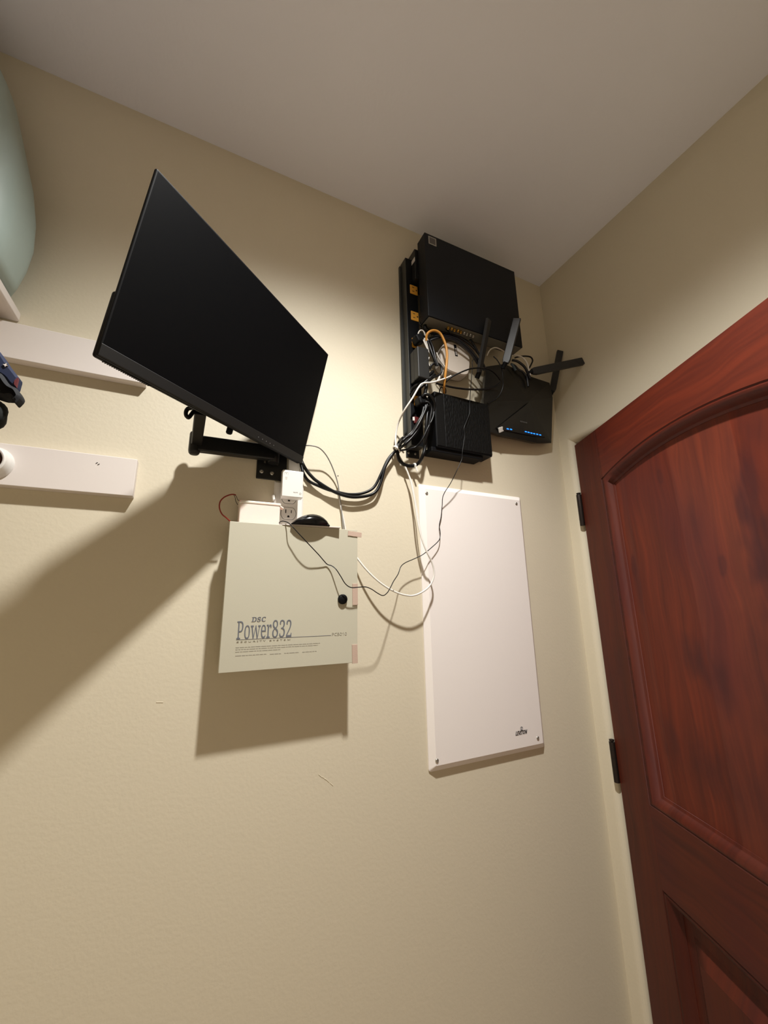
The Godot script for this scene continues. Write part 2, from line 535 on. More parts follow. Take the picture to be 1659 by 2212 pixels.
func door() -> void:
	var th := deg_to_rad(22.5)
	var d := Vector3(-sin(th), 0, cos(th))
	var nrm := Vector3(-cos(th), 0, -sin(th))
	var xf := at(d, Vector3.UP, nrm, Vector3(0.903, 0, 0.058))
	var inv := xf.affine_inverse()
	var o := Node3D.new()
	o.name = "door_1"
	add_child(o)
	o.transform = xf
	o.set_meta("kind", "structure")
	o.set_meta("label", "reddish brown stained wooden door with an arched upper panel, standing ajar")
	var T := 0.042
	var stile := func(u0: float, u1: float) -> Geo:
		return leaf_uv(Geo.new().rbox(xf * Transform3D(Basis(), Vector3((u0 + u1) / 2, 1.0275, -T / 2)), Vector3(u1 - u0, 2.035, T), 0.0004), inv)
	part(o, "stile", stile.call(0.003, 0.12), M.door_wood)
	part(o, "stile", stile.call(0.70, 0.82), M.door_wood)
	var top := PackedVector2Array([Vector2(0.12, 2.045), Vector2(0.70, 2.045)])
	for k in 17:
		var u := lerpf(0.70, 0.12, k / 16.0)
		top.append(Vector2(u, arch(u, 0.0)))
	part(o, "top_rail", leaf_uv(Geo.new().prism(xf, top, -T, 0.0, 0.0003), inv), M.door_wood)
	for s in [[0.842, 1.022, "lock_rail"], [0.01, 0.25, "bottom_rail"]]:
		part(o, s[2], leaf_uv(Geo.new().rbox(xf * Transform3D(Basis(), Vector3(0.41, (s[0] + s[1]) / 2, -T / 2)), Vector3(0.58, s[1] - s[0], T), 0.0004), inv), M.door_wood)
	for s in [[true, 1.022, 2.0, "upper"], [false, 0.25, 0.842, "lower"]]:
		# ovolo moulding that steps down to the panel
		var rows := []
		var prof := [[0.0, 0.0], [0.001, -0.0025], [0.0035, -0.0028], [0.004, -0.0008], [0.008, -0.0012], [0.014, -0.0035], [0.019, -0.0085], [0.0235, -0.0155], [0.025, -0.019], [0.0295, -0.0193], [0.030, -0.0222]]
		for q in prof:
			rows.append(ring(q[0], q[1], xf, s[0], s[1], s[2]))
		part(o, "panel_moulding", leaf_uv(Geo.new().grid(rows, true, Vector3()), inv), M.moulding_wood)
		var poly := PackedVector2Array()
		for p in ring(0.022, 0.0, Transform3D(), s[0], s[1], s[2]):
			poly.append(Vector2(p.x, p.y))
		var pan := part(o, "panel", leaf_uv(Geo.new().prism(xf, poly, -0.038, -0.022, 0.0), inv), M.door_wood)
		if not s[0]:
			var rise := [ring(0.055, -0.0222, xf, false, s[1], s[2]), ring(0.085, -0.004, xf, false, s[1], s[2]), ring(0.087, -0.003, xf, false, s[1], s[2])]
			var rf := Geo.new().grid(rise, true)
			var pl := PackedVector2Array()
			for p in ring(0.087, 0.0, Transform3D(), false, s[1], s[2]):
				pl.append(Vector2(p.x, p.y))
			rf.prism(xf, pl, -0.022, -0.003)
			part(pan, "raised_field", leaf_uv(rf, inv), M.door_wood)
	# hinges
	for hy in [1.820, 1.078, 0.33]:
		var hx := Transform3D(xf.basis * Basis(Vector3(1, 0, 0), -PI / 2), xf * Vector3(-0.003, hy, 0.005))
		var h := part(o, "hinge", Geo.new().lathe(hx, [Vector2(0, -0.052), Vector2(0.008, -0.052), Vector2(0.008, 0.052), Vector2(0, 0.052)], 14), M.nickel)
		for k in [-0.031, -0.0105, 0.0105, 0.031]:
			part(h, "knuckle_gap", Geo.new().lathe(hx.translated_local(Vector3(0, 0, k)), [Vector2(0.0081, -0.0006), Vector2(0.0082, 0), Vector2(0.0081, 0.0006)], 14), M.hole)
		part(h, "pin_tip", Geo.new().lathe(hx, [Vector2(0.0035, 0.052), Vector2(0.0035, 0.054), Vector2(0.0068, 0.0545), Vector2(0.007, 0.058), Vector2(0, 0.0595)], 14), M.nickel)
		part(h, "hinge_leaf", Geo.new().rbox(xf * Transform3D(Basis(), Vector3(0.001, hy, -0.016)), Vector3(0.003, 0.1, 0.032), 0.0005), M.nickel)
	# wooden jamb lining in the opening
	var j := Geo.new()
	j.box(Vector3(0.953, 0, 0.053), Vector3(1.05, 2.062, 0.072), 0.001)
	j.box(Vector3(0.953, 0, 0.886), Vector3(1.05, 2.062, 0.905), 0.001)
	j.box(Vector3(0.953, 2.045, 0.072), Vector3(1.05, 2.062, 0.886), 0.001)
	struct("trim_1", j, mat(Color(0.45, 0.2, 0.1), 0.45))

# ---------- cleats, shelf, rod and what lies there
func closet_side() -> void:
	var up := Geo.new().box(Vector3(-0.95, 1.9920, 0), Vector3(-0.3635, 2.0682, 0.021), 0.0015)
	solo("shelf_cleat", "white painted board screwed flat to the wall under the shelf, passing behind the screen", "cleat", up, M.white_paint)
	var lo := thing("rod_cleat", "lower white painted wall board that carries the closet rod socket", "cleat", Vector3(-0.66, 1.748, 0.009))
	part(lo, "board", Geo.new().box(Vector3(-0.95, 1.7427, 0), Vector3(-0.3587, 1.8211, 0.021), 0.0015), M.white_paint)
	for q in [Vector3(-0.4254, 1.8034, 0.0215), Vector3(-0.4221, 1.8010, 0.0215)]:
		part(lo, "pinhole", Geo.new().rbox(Transform3D(Basis(Vector3(0, 0, 1), 0.7), q), Vector3(0.0035, 0.0012, 0.001), 0.0003), M.hole)
	solo("closet_shelf", "white closet shelf board resting on the upper cleat", "shelf", Geo.new().box(Vector3(-0.95, 2.083, 0.0), Vector3(-0.592, 2.103, 1.25), 0.004, true), M.white_paint)
	var rx := Transform3D(Basis(), Vector3(-0.577, 1.781, 0.0205))
	solo("rod_socket", "round white plastic socket cup fixed to the lower cleat around the rod end", "rod socket", Geo.new().lathe(rx, [Vector2(0.0305, 0), Vector2(0.0305, 0.004), Vector2(0.027, 0.008), Vector2(0.0265, 0.026), Vector2(0.0245, 0.028), Vector2(0.0215, 0.026), Vector2(0.021, 0.003), Vector2(0, 0.002)], 36), M.white_plastic)
	solo("closet_rod", "brown wooden closet rod sitting in the white socket", "closet rod", Geo.new().lathe(rx, [Vector2(0, 0.004), Vector2(0.0175, 0.004), Vector2(0.0175, 1.2), Vector2(0, 1.2)], 28), M.rod_wood)
	# soft bag on the shelf
	var rows := []
	var f := FastNoiseLite.new()
	f.seed = 3; f.frequency = 4.0; f.fractal_octaves = 2
	# side profile: height above the shelf, reach from the side wall
	var prof := [[0.0, 0.345], [0.004, 0.358], [0.02, 0.368], [0.06, 0.376], [0.11, 0.378], [0.17, 0.372], [0.24, 0.356], [0.32, 0.33], [0.41, 0.302], [0.48, 0.268], [0.54, 0.23], [0.58, 0.18], [0.60, 0.10], [0.604, 0.02]]
	for i in prof.size():
		var line := []
		var hx: float = prof[i][1] / 2.0
		var hz: float = 0.09 * pow(clampf(prof[i][1] / 0.373, 0.0, 1.0), 0.6)
		for k in 56:
			var a := TAU * k / 56.0
			var q := Vector3(signf(cos(a)) * pow(absf(cos(a)), 0.55) * hx, 0, signf(sin(a)) * pow(absf(sin(a)), 0.55) * hz)
			var p := Vector3(-0.946 + hx, 2.1035 + prof[i][0], 0.095) + q
			p += q.normalized() * 0.011 * f.get_noise_3dv(p * Vector3(1.0, 0.7, 1.0)) * (1.0 if i > 1 else 0.0)
			p.x = maxf(p.x, -0.947)
			p.z = maxf(p.z, 0.003)
			line.append(p)
		rows.append(line)
	var bag := mat(Color(0.64, 0.70, 0.68), 0.5)
	solo("storage_bag", "big soft pale green white storage bag bulging over the edge of the closet shelf", "bag", Geo.new().grid(rows, true), bag)
	# cloths hung over the rod
	var cl := thing("blue_cap", "blue printed cloth with a red tip and dark navy brim over the closet rod", "cap", Vector3(-0.5, 1.77, 0.3))
	var zf := Transform3D(Basis(), Vector3())
	part(cl, "crown", Geo.new().prism(zf, PackedVector2Array([Vector2(-0.5756, 1.8652), Vector2(-0.5683, 1.8751), Vector2(-0.5563, 1.8794), Vector2(-0.5455, 1.8819), Vector2(-0.5381, 1.8834), Vector2(-0.5319, 1.8830), Vector2(-0.5259, 1.8815), Vector2(-0.5202, 1.8794), Vector2(-0.5147, 1.8762), Vector2(-0.5087, 1.8719), Vector2(-0.5015, 1.8659), Vector2(-0.4938, 1.8588), Vector2(-0.4873, 1.8522), Vector2(-0.4830, 1.8469), Vector2(-0.4798, 1.8421), Vector2(-0.4766, 1.8374), Vector2(-0.4724, 1.8321), Vector2(-0.4682, 1.8268), Vector2(-0.4650, 1.8228), Vector2(-0.4635, 1.8210), Vector2(-0.4632, 1.8206), Vector2(-0.4631, 1.8198), Vector2(-0.4629, 1.8181), Vector2(-0.4630, 1.8160), Vector2(-0.4631, 1.8137), Vector2(-0.4632, 1.8108), Vector2(-0.4633, 1.8077), Vector2(-0.4637, 1.8055), Vector2(-0.4645, 1.8049), Vector2(-0.4657, 1.8053), Vector2(-0.4670, 1.8061), Vector2(-0.4686, 1.8070), Vector2(-0.4704, 1.8084), Vector2(-0.4723, 1.8101), Vector2(-0.4742, 1.8125), Vector2(-0.4763, 1.8153), Vector2(-0.4790, 1.8178), Vector2(-0.4824, 1.8199), Vector2(-0.4864, 1.8216), Vector2(-0.4916, 1.8226), Vector2(-0.4979, 1.8232), Vector2(-0.5054, 1.8232), Vector2(-0.5156, 1.8209), Vector2(-0.5310, 1.8118), Vector2(-0.5490, 1.8004), Vector2(-0.5631, 1.7988), Vector2(-0.5714, 1.8163), Vector2(-0.5759, 1.8435)]), 0.288, 0.302, 0.003), mat(Color(0.045, 0.10, 0.23), 0.8))
	part(cl, "brim", Geo.new().prism(zf, PackedVector2Array([Vector2(-0.5616, 1.8025), Vector2(-0.5488, 1.8107), Vector2(-0.5299, 1.8165), Vector2(-0.5136, 1.8203), Vector2(-0.5034, 1.8220), Vector2(-0.4958, 1.8219), Vector2(-0.4897, 1.8214), Vector2(-0.4852, 1.8214), Vector2(-0.4822, 1.8212), Vector2(-0.4796, 1.8201), Vector2(-0.4770, 1.8175), Vector2(-0.4747, 1.8142), Vector2(-0.4727, 1.8112), Vector2(-0.4712, 1.8092), Vector2(-0.4698, 1.8077), Vector2(-0.4683, 1.8063), Vector2(-0.4662, 1.8053), Vector2(-0.4639, 1.8045), Vector2(-0.4618, 1.8032), Vector2(-0.4600, 1.8012), Vector2(-0.4583, 1.7986), Vector2(-0.4571, 1.7964), Vector2(-0.4564, 1.7948), Vector2(-0.4561, 1.7935), Vector2(-0.4562, 1.7920), Vector2(-0.4566, 1.7901), Vector2(-0.4575, 1.7880), Vector2(-0.4583, 1.7862), Vector2(-0.4590, 1.7848), Vector2(-0.4597, 1.7836), Vector2(-0.4606, 1.7831), Vector2(-0.4616, 1.7837), Vector2(-0.4627, 1.7850), Vector2(-0.4638, 1.7863), Vector2(-0.4649, 1.7876), Vector2(-0.4659, 1.7888), Vector2(-0.4670, 1.7895), Vector2(-0.4683, 1.7893), Vector2(-0.4695, 1.7885), Vector2(-0.4709, 1.7880), Vector2(-0.4720, 1.7878), Vector2(-0.4732, 1.7879), Vector2(-0.4754, 1.7882), Vector2(-0.4791, 1.7891), Vector2(-0.4839, 1.7904), Vector2(-0.4893, 1.7915), Vector2(-0.4945, 1.7936), Vector2(-0.5004, 1.7956), Vector2(-0.5091, 1.7938), Vector2(-0.5236, 1.7830), Vector2(-0.5408, 1.7684), Vector2(-0.5540, 1.7619), Vector2(-0.5613, 1.7709), Vector2(-0.5645, 1.7880)]), 0.289, 0.307, 0.004), mat(Color(0.035, 0.04, 0.065), 0.8))
	part(cl, "star_print", Geo.new().prism(zf, PackedVector2Array([Vector2(-0.4806, 1.8338), Vector2(-0.4784, 1.8344), Vector2(-0.4774, 1.8367), Vector2(-0.4770, 1.8341), Vector2(-0.4754, 1.8332), Vector2(-0.4772, 1.8324), Vector2(-0.4778, 1.8305), Vector2(-0.4785, 1.8323)]), 0.301, 0.3035), M.white_paint)
	part(cl, "red_patch", Geo.new().prism(zf, PackedVector2Array([Vector2(-0.4660, 1.8140), Vector2(-0.4635, 1.8194), Vector2(-0.4627, 1.8182), Vector2(-0.4628, 1.8054), Vector2(-0.4656, 1.8088)]), 0.2995, 0.3032), mat(Color(0.38, 0.13, 0.15), 0.8))
	var grn := []
	for i in 13:
		var v := -PI / 2 + PI * i / 12.0
		var line := []
		for k in 20:
			var a := TAU * k / 20.0
			line.append(Vector3(-0.4907, 1.7685, 0.2900) + Vector3(cos(a) * cos(v) * 0.021, sin(v) * 0.022, sin(a) * cos(v) * 0.02) * (1.0 + 0.06 * sin(5 * a + 3 * v)))
		grn.append(line)
	solo("dark_knit_hat", "dark green rounded soft piece hanging under the blue cap", "hat", Geo.new().grid(grn, true), mat(Color(0.015, 0.035, 0.02), 0.9))

# ---------- alarm cabinet with what stands on it
func alarm() -> void:
	var o := thing("alarm_cabinet", "beige steel alarm cabinet hung on the wall with large grey lettering on its door", "cabinet", Vector3(-0.04, 1.4028, 0.035))
	var L := Vector3(-0.1775, 1.4040, 0)
	var R := Vector3(0.1014, 1.6950, 0)
	part(o, "body", Geo.new().box(Vector3(L.x + 0.004, L.y + 0.004, 0), Vector3(R.x - 0.005, R.y - 0.004, 0.068), 0.001), M.beige)
	var dr := Geo.new().box(Vector3(L.x, L.y, 0.0735), Vector3(R.x, R.y, 0.0755), 0.0008)
	dr.box(Vector3(L.x, L.y, 0.057), Vector3(L.x + 0.0015, R.y, 0.075), 0.0005)
	dr.box(Vector3(R.x - 0.0015, L.y, 0.057), Vector3(R.x, R.y, 0.075), 0.0005)
	dr.box(Vector3(L.x, R.y - 0.0015, 0.057), Vector3(R.x, R.y, 0.075), 0.0005)
	dr.box(Vector3(L.x, L.y, 0.057), Vector3(R.x, L.y + 0.0015, 0.075), 0.0005)
	var dn := part(o, "door", dr, M.beige)
	var Z := 0.0757
	var put := func(p: Vector3) -> Transform3D: return Transform3D(Basis(), Vector3(p.x, p.y, Z))
	part(dn, "lettering", lettering(put.call(Vector3(-0.1497, 1.4637, 0.0757)), "Power", "Droid Serif", 0.0655, 0.0335, 0.0, 400), M.print_grey)
	part(dn, "lettering", lettering(put.call(Vector3(-0.0823, 1.4637, 0.0757)), "832", "Droid Serif", 0.0384, 0.034, 0.0, 400), M.print_grey)
	part(dn, "lettering", lettering(put.call(Vector3(-0.1237, 1.4953, 0.0757)), "DSC", "Droid Serif", 0.0267, 0.0092, 0.12, 700), M.print_grey)
	part(dn, "lettering", lettering(put.call(Vector3(0.0428, 1.4617, 0.0757)), "PC5010", "Droid Sans", 0.0335, 0.0062), M.print_faint)
	part(dn, "lettering", lettering(put.call(Vector3(-0.1488, 1.4573, 0.0757)), "S E C U R I T Y   S Y S T E M", "Droid Sans", 0.1033, 0.0026), M.print_faint)
	var a := Vector3(-0.1500, 1.4616, 0.0757)
	var b := Vector3(0.0407, 1.4637, 0.0757)
	part(dn, "ruled_line", Geo.new().rbox(Transform3D(Basis(), Vector3((a.x + b.x) / 2, (a.y + b.y) / 2, Z)), Vector3(b.x - a.x, 0.0008, 0.0004), 0.0001), M.print_grey)
	var fine := Geo.new()
	var rnd := RandomNumberGenerator.new()
	rnd.seed = 8
	for s in [[Vector3(-0.1499, 1.4484, 0.0757), 0.1667, 0], [Vector3(-0.1501, 1.4446, 0.0757), 0.1627, 0], [Vector3(-0.1502, 1.4404, 0.0757), 0.0852, 0], [Vector3(-0.1497, 1.4333, 0.0757), 0.058, 0], [Vector3(-0.0849, 1.4326, 0.0757), 0.022, 0], [Vector3(-0.0567, 1.4327, 0.0757), 0.029, 0], [Vector3(-0.0200, 1.4327, 0.0757), 0.03, 0]]:
		var x0: float = s[0].x
		while x0 < s[0].x + s[1]:
			var wd := rnd.randf_range(0.003, 0.011)
			wd = minf(wd, s[0].x + s[1] - x0)
			fine.rbox(Transform3D(Basis(), Vector3(x0 + wd / 2, s[0].y, Z)), Vector3(wd, 0.0014, 0.0003), 0.0001)
			x0 += wd + 0.0012
	part(dn, "fine_print", fine, M.print_faint)
	part(dn, "lock", Geo.new().lathe(Transform3D(Basis(), Vector3(0.0656, 1.5378, 0.0755)), [Vector2(0.0108, 0), Vector2(0.0108, 0.0035), Vector2(0.0100, 0.0058), Vector2(0.0075, 0.0075), Vector2(0, 0.0082)], 24), M.black, "round black knob")
	for s in [[Vector3(0.0944, 1.6849, 0.0765), 0.0335, 0.0115, -0.07], [Vector3(0.0952, 1.5482, 0.0765), 0.0125, 0.0475, 0.01], [Vector3(0.0949, 1.4221, 0.0765), 0.0125, 0.039, 0.03]]:
		var xf := Transform3D(Basis(Vector3(0, 0, 1), s[3]), s[0])
		var hw: float = s[1] / 2
		var hh: float = s[2] / 2
		var pl := PackedVector2Array()
		for k in 6: pl.append(Vector2(lerpf(-hw, hw, k / 5.0), -hh + 0.0004 * (k % 2)))
		for k in 6: pl.append(Vector2(lerpf(hw, -hw, k / 5.0), hh - 0.0003 * ((k + 1) % 2)))
		part(o, "tape_strip", Geo.new().prism(xf, pl, -0.001, 0.0008, 0.0002), M.tape, "pinkish fabric tape strip")
	# card under the mouse
	var top := R.y
	var fl := Vector3(-0.0720, 1.6956, 0.0765)
	var fr := Vector3(0.0561, 1.6930, 0.0890)
	var cardp := PackedVector2Array([Vector2(fl.x, -0.0765), Vector2(fr.x, -0.089), Vector2(fr.x + 0.004, -0.012), Vector2(fl.x, -0.012)])
	var cxf := at(Vector3(1, 0, 0), Vector3(0, 0, -1), Vector3(0, 1, 0), Vector3(0, top, 0))
	solo("card", "thin off-white card lying on the cabinet under the black mouse", "card", Geo.new().prism(cxf, cardp, 0.0003, 0.0022, 0.0003), M.white_paint)
	# mouse
	var mo := thing("computer_mouse", "glossy black computer mouse resting on the card on the cabinet", "mouse", Vector3(-0.01, top + 0.0025, 0.06))
	var rows := []
	var hs := [0.06, 0.36, 0.58, 0.75, 0.88, 0.96, 1.0, 0.99, 0.93, 0.80, 0.58, 0.16]
	var x0 := -0.0534
	var x1 := 0.0327
	for i in 12:
		var s := i / 11.0
		var line := []
		var wd := 0.029 * pow(sin(PI * clampf(s * 0.86 + 0.09, 0.0, 1.0)), 0.4)
		for k in 17:
			var an := PI * k / 16.0
			line.append(Vector3(lerpf(x0, x1, s), top + 0.0025 + 0.0275 * hs[i] * pow(sin(an), 0.62), 0.068 + wd * cos(an)))
		rows.append(line)
	var sh := Geo.new().grid(rows, false, Vector3())
	part(mo, "shell", sh, M.black_gloss)
	part(mo, "base_plate", Geo.new().box(Vector3(x0 + 0.004, top + 0.0023, 0.046), Vector3(x1 - 0.002, top + 0.006, 0.0885), 0.002), M.black)
	# white plastic box
	var wb := thing("plastic_box", "milky white plastic box with a lid standing on top of the alarm cabinet", "box", Vector3(-0.117, top, 0.03))
	var bl := Vector3(-0.1596, 1.7449, 0.0500)
	var br := Vector3(-0.0726, 1.7028, 0.0500)
	var ty := 1.7479
	var milk := mat(Color(0.93, 0.87, 0.83), 0.35)
	milk.subsurf_scatter_enabled = true; milk.subsurf_scatter_strength = 0.25
	part(wb, "tub", Geo.new().box(Vector3(bl.x + 0.001, top, 0.012), Vector3(br.x - 0.0005, ty - 0.004, 0.049), 0.003, true), milk)
	part(wb, "lid", Geo.new().box(Vector3(bl.x, ty - 0.0055, 0.011), Vector3(br.x + 0.001, ty + 0.001, 0.0505), 0.002), milk)
	part(wb, "lid_tab", Geo.new().rbox(Transform3D(Basis(Vector3(0, 0, 1), -0.5), Vector3(br.x + 0.0045, ty - 0.006, 0.035)), Vector3(0.009, 0.003, 0.016), 0.0008), milk)
	var rw := thing("red_wire", "looped red wire with thin black leads beside the white plastic box", "wire", Vector3(-0.1778, 1.7009, 0.0550))
	part(rw, "sleeve", Geo.new().tube([Vector3(-0.1755, 1.7001, 0.0500), Vector3(-0.1845, 1.7063, 0.0550), Vector3(-0.1932, 1.7128, 0.0580), Vector3(-0.1986, 1.7251, 0.0580), Vector3(-0.1982, 1.7386, 0.0560), Vector3(-0.1920, 1.7487, 0.0540), Vector3(-0.1831, 1.7558, 0.0500), Vector3(-0.1747, 1.7598, 0.0460), Vector3(-0.1679, 1.7605, 0.0420)], 0.0014, 8, 6), M.red_wire)
	part(rw, "lead", Geo.new().tube([Vector3(-0.1698, 1.7601, 0.0430), Vector3(-0.1659, 1.7561, 0.0440), Vector3(-0.1637, 1.7499, 0.0450), Vector3(-0.1597, 1.7474, 0.0440)], 0.0006, 6, 5), M.cable_black)
	part(rw, "lead", Geo.new().tube([Vector3(-0.1718, 1.7593, 0.0450), Vector3(-0.1690, 1.7522, 0.0500), Vector3(-0.1677, 1.7446, 0.0520), Vector3(-0.1624, 1.7362, 0.0510)], 0.0006, 6, 5), M.cable_black)

# ---------- white cover of the media panel
func panel_cover() -> void:
	var a := Vector3(0.3129, 1.1326, 0.0010)
	var b := Vector3(0.6896, 1.8536, 0.0010)
	var x0 := (a.x + 0.3134) / 2
	var x1 := (b.x + 0.6879) / 2
	var y0 := (a.y + 1.1349) / 2
	var y1 := (b.y + 1.8541) / 2
	var o := thing("panel_cover", "tall white metal panel cover with a screw in each corner beside the door", "panel", Vector3((x0 + x1) / 2, y0, 0.005))
	var r := 0.006
	var pl := PackedVector2Array()
	for c in [[x0 + r, y0 + r, PI], [x1 - r, y0 + r, 1.5 * PI], [x1 - r, y1 - r, 0.0], [x0 + r, y1 - r, PI / 2]]:
		for k in 5:
			var t: float = c[2] + PI / 2 * k / 4.0
			pl.append(Vector2(c[0] + r * cos(t), c[1] + r * sin(t)))
	var g := Geo.new().prism(Transform3D(), pl, 0.0, 0.015, 0.0)
	var w := 0.0135
	var f := Geo.new()
	# outer lip, slanted border, flat face
	var mk := func(d: float, z: float) -> Array:
		var line := []
		var rr := maxf(r - d, 0.002)
		for c in [[x0 + d + rr, y0 + d + rr, PI], [x1 - d - rr, y0 + d + rr, 1.5 * PI], [x1 - d - rr, y1 - d - rr, 0.0], [x0 + d + rr, y1 - d - rr, PI / 2]]:
			for k in 5:
				var t: float = c[2] + PI / 2 * k / 4.0
				line.append(Vector3(c[0] + rr * cos(t), c[1] + rr * sin(t), z))
		return line
	for pr in [[0.0, 0.0, 0.0, 0.003], [0.0, 0.003, w, 0.0135], [w, 0.0135, w + 0.001, 0.0142]]:
		var ra: Array = mk.call(pr[0], pr[1])
		var rb: Array = mk.call(pr[2], pr[3])
		for i in ra.size():
			var j := (i + 1) % ra.size()
			var mid: Vector3 = (ra[i] + ra[j]) / 2
			f.quad(ra[i], ra[j], rb[j], rb[i], Vector3(mid.x - (x0 + x1) / 2, mid.y - (y0 + y1) / 2, 0).normalized() * 0.2 + Vector3(0, 0, 0.6))
	var face := PackedVector2Array()
	for p in mk.call(w + 0.001, 0.0): face.append(Vector2(p.x, p.y))
	f.prism(Transform3D(), face, 0.010, 0.0142)
	part(o, "cover_sheet", f, M.panel_white)
	for q in [Vector3(0.3321, 1.8262, 0.0142), Vector3(0.6589, 1.8279, 0.0142), Vector3(0.6557, 1.1636, 0.0142), Vector3(0.3300, 1.1596, 0.0142)]:
		part(o, "screw", screw_head(wall_xf(q), 0.0046), M.steel, "shiny domed screw")
	var p0 := Vector3(0.5787, 1.1788, 0.0143)
	part(o, "lettering", lettering(Transform3D(Basis(), Vector3(p0.x, p0.y + 0.001, 0.0144)), "LEVITON", "Droid Sans", 0.0386, 0.0098, 0.3, 700), M.black)
	var lm := Vector3(0.6013, 1.1944, 0.0143)
	part(o, "round_mark", Geo.new().lathe(Transform3D(Basis(), Vector3(lm.x, lm.y, 0.0141)), [Vector2(0.0046, 0), Vector2(0.0046, 0.0005), Vector2(0.0034, 0.0005), Vector2(0.0034, 0)], 20), M.print_grey)
	part(o, "round_mark", Geo.new().rbox(Transform3D(Basis(Vector3(0, 0, 1), -0.4), Vector3(lm.x, lm.y, 0.0143)), Vector3(0.0018, 0.006, 0.0005), 0.0002), M.print_grey)

# ---------- screen on its swing arm
func screen_and_arm() -> void:
	var xf := at(Vector3(0.7390, 0.0157, -0.6735), Vector3(0.1570, 0.9682, 0.1948), Vector3(0.6552, -0.2497, 0.7130), Vector3(-0.1762, 1.9909, 0.2154))
	var o := thing("computer_monitor", "black flat computer screen swung out at an angle on a wall arm", "monitor", Vector3())
	o.transform = xf
	var B := func(lo: Vector3, hi: Vector3, r := 0.001, fine := false) -> Geo:
		return Geo.new().rbox(xf * Transform3D(Basis(), (lo + hi) / 2), hi - lo, r, fine)
	part(o, "frame", B.call(Vector3(-0.2375, -0.1425, -0.006), Vector3(0.2375, 0.1425, 0.0), 0.0025, true), M.black)
	var glass := mat(Color(0.02, 0.022, 0.030), 0.42, 0.0, 0.22)
	part(o, "display_panel", B.call(Vector3(-0.2345, -0.124, -0.002), Vector3(0.2345, 0.1395, 0.0004), 0.0006), glass)
	part(o, "chin_bezel", B.call(Vector3(-0.2365, -0.1415, -0.004), Vector3(0.2365, -0.1243, 0.0012), 0.001), mat(Color(0.040, 0.041, 0.043), 0.5))
	var back := B.call(Vector3(-0.2365, -0.1432, -0.0155), Vector3(0.2365, -0.046, -0.005), 0.004, true) as Geo
	back.rbox(xf * Transform3D(Basis(), Vector3(0, -0.02, -0.022)), Vector3(0.26, 0.2, 0.034), 0.008, true)
	var sh := part(o, "back_shell", back, M.black)
	var vent := Geo.new()
	for k in 22:
		vent.rbox(xf * Transform3D(Basis(), Vector3(-0.222 + 0.0032 * k, -0.1433, -0.0105)), Vector3(0.0014, 0.0012, 0.007), 0.0004)
	var vn := part(sh, "vent_ribs", vent, M.dark_grey)
	vn.set_meta("kind", "stuff")
	for k in 5:
		var p := Vector3(0.0775 + 0.0122 * k, -0.1355, 0.0013)
		part(o, "button", Geo.new().rbox(xf * Transform3D(Basis(Vector3(0, 0, 1), 0.6), p), Vector3(0.0017, 0.0017, 0.0004), 0.0002), mat(Color(0.45, 0.45, 0.45), 0.5))
	# arm
	var a := thing("monitor_arm", "black steel swing arm bracket bolted to the wall behind the screen", "wall mount", Vector3(-0.09, 1.8172, 0.01))
	var pl := Vector3(-0.1235, 1.8170, 0.0030)
	var pr := Vector3(-0.0537, 1.8637, 0.0030)
	var wp := Geo.new().box(Vector3(pl.x, pl.y - 0.001, 0), Vector3(pr.x, 1.985, 0.004), 0.0015, true)
	part(a, "wall_plate", wp, M.black_metal)
	for q in [Vector3(-0.1120, 1.8336, 0.0040), Vector3(-0.0880, 1.8322, 0.0040)]:
		part(a, "screw", screw_head(wall_xf(q), 0.0048), M.steel, "zinc screw")
	part(a, "plate_slot", Geo.new().rbox(wall_xf(Vector3(-0.1054, 1.8593, 0.0040)), Vector3(0.0045, 0.0075, 0.001), 0.0004), mat(Color(0.32, 0.3, 0.26), 0.6))
	part(a, "plate_slot", Geo.new().rbox(wall_xf(Vector3(-0.0764, 1.8600, 0.0040)), Vector3(0.0038, 0.012, 0.001), 0.0004), mat(Color(0.32, 0.3, 0.26), 0.6))
	var j := Vector3(-0.2564, 1.8615, 0.0500)
	var e := Vector3(-0.0907, 1.8697, 0.0360)
	var ax := (e - j).normalized()
	var up := Vector3(0, 1, 0)
	up = (up - ax * up.dot(ax)).normalized()
	var bm := Transform3D(Basis(ax, up, ax.cross(up)), (j + e) / 2)
	part(a, "lower_arm", Geo.new().rbox(bm, Vector3((e - j).length(), 0.034, 0.02), 0.003, true), M.black_metal)
	var vert := Basis(Vector3(1, 0, 0), Vector3(0, 0, -1), Vector3(0, 1, 0))
	part(a, "pivot", Geo.new().lathe(Transform3D(vert, Vector3(e.x, e.y - 0.022, e.z - 0.004)), [Vector2(0, 0), Vector2(0.013, 0), Vector2(0.013, 0.046), Vector2(0, 0.046)], 20), M.black_metal)
	part(a, "pivot", Geo.new().lathe(Transform3D(vert, Vector3(j.x, j.y - 0.0245, j.z)), [Vector2(0, 0), Vector2(0.008, 0.0), Vector2(0.0105, 0.003), Vector2(0.0115, 0.008), Vector2(0.0115, 0.045), Vector2(0.0105, 0.048), Vector2(0, 0.049)], 20), M.black_metal)
	var k := Vector3(-0.2525, 1.8842, 0.1500)
	var f := (k - j).normalized()
	var fu := (Vector3.UP - f * f.y).normalized()
	part(a, "upper_arm", Geo.new().rbox(Transform3D(Basis(fu.cross(f), fu, f), (j + k) / 2 + Vector3(0.003, 0.006, 0)), Vector3(0.021, 0.028, (k - j).length() + 0.01), 0.003, true), M.black_metal)
	var vz := xf * Vector3(0.0, -0.02, -0.047)
	part(a, "tilt_head", Geo.new().tube([k + Vector3(0, 0.005, 0), vz], 0.014, 12, 1), M.black_metal)
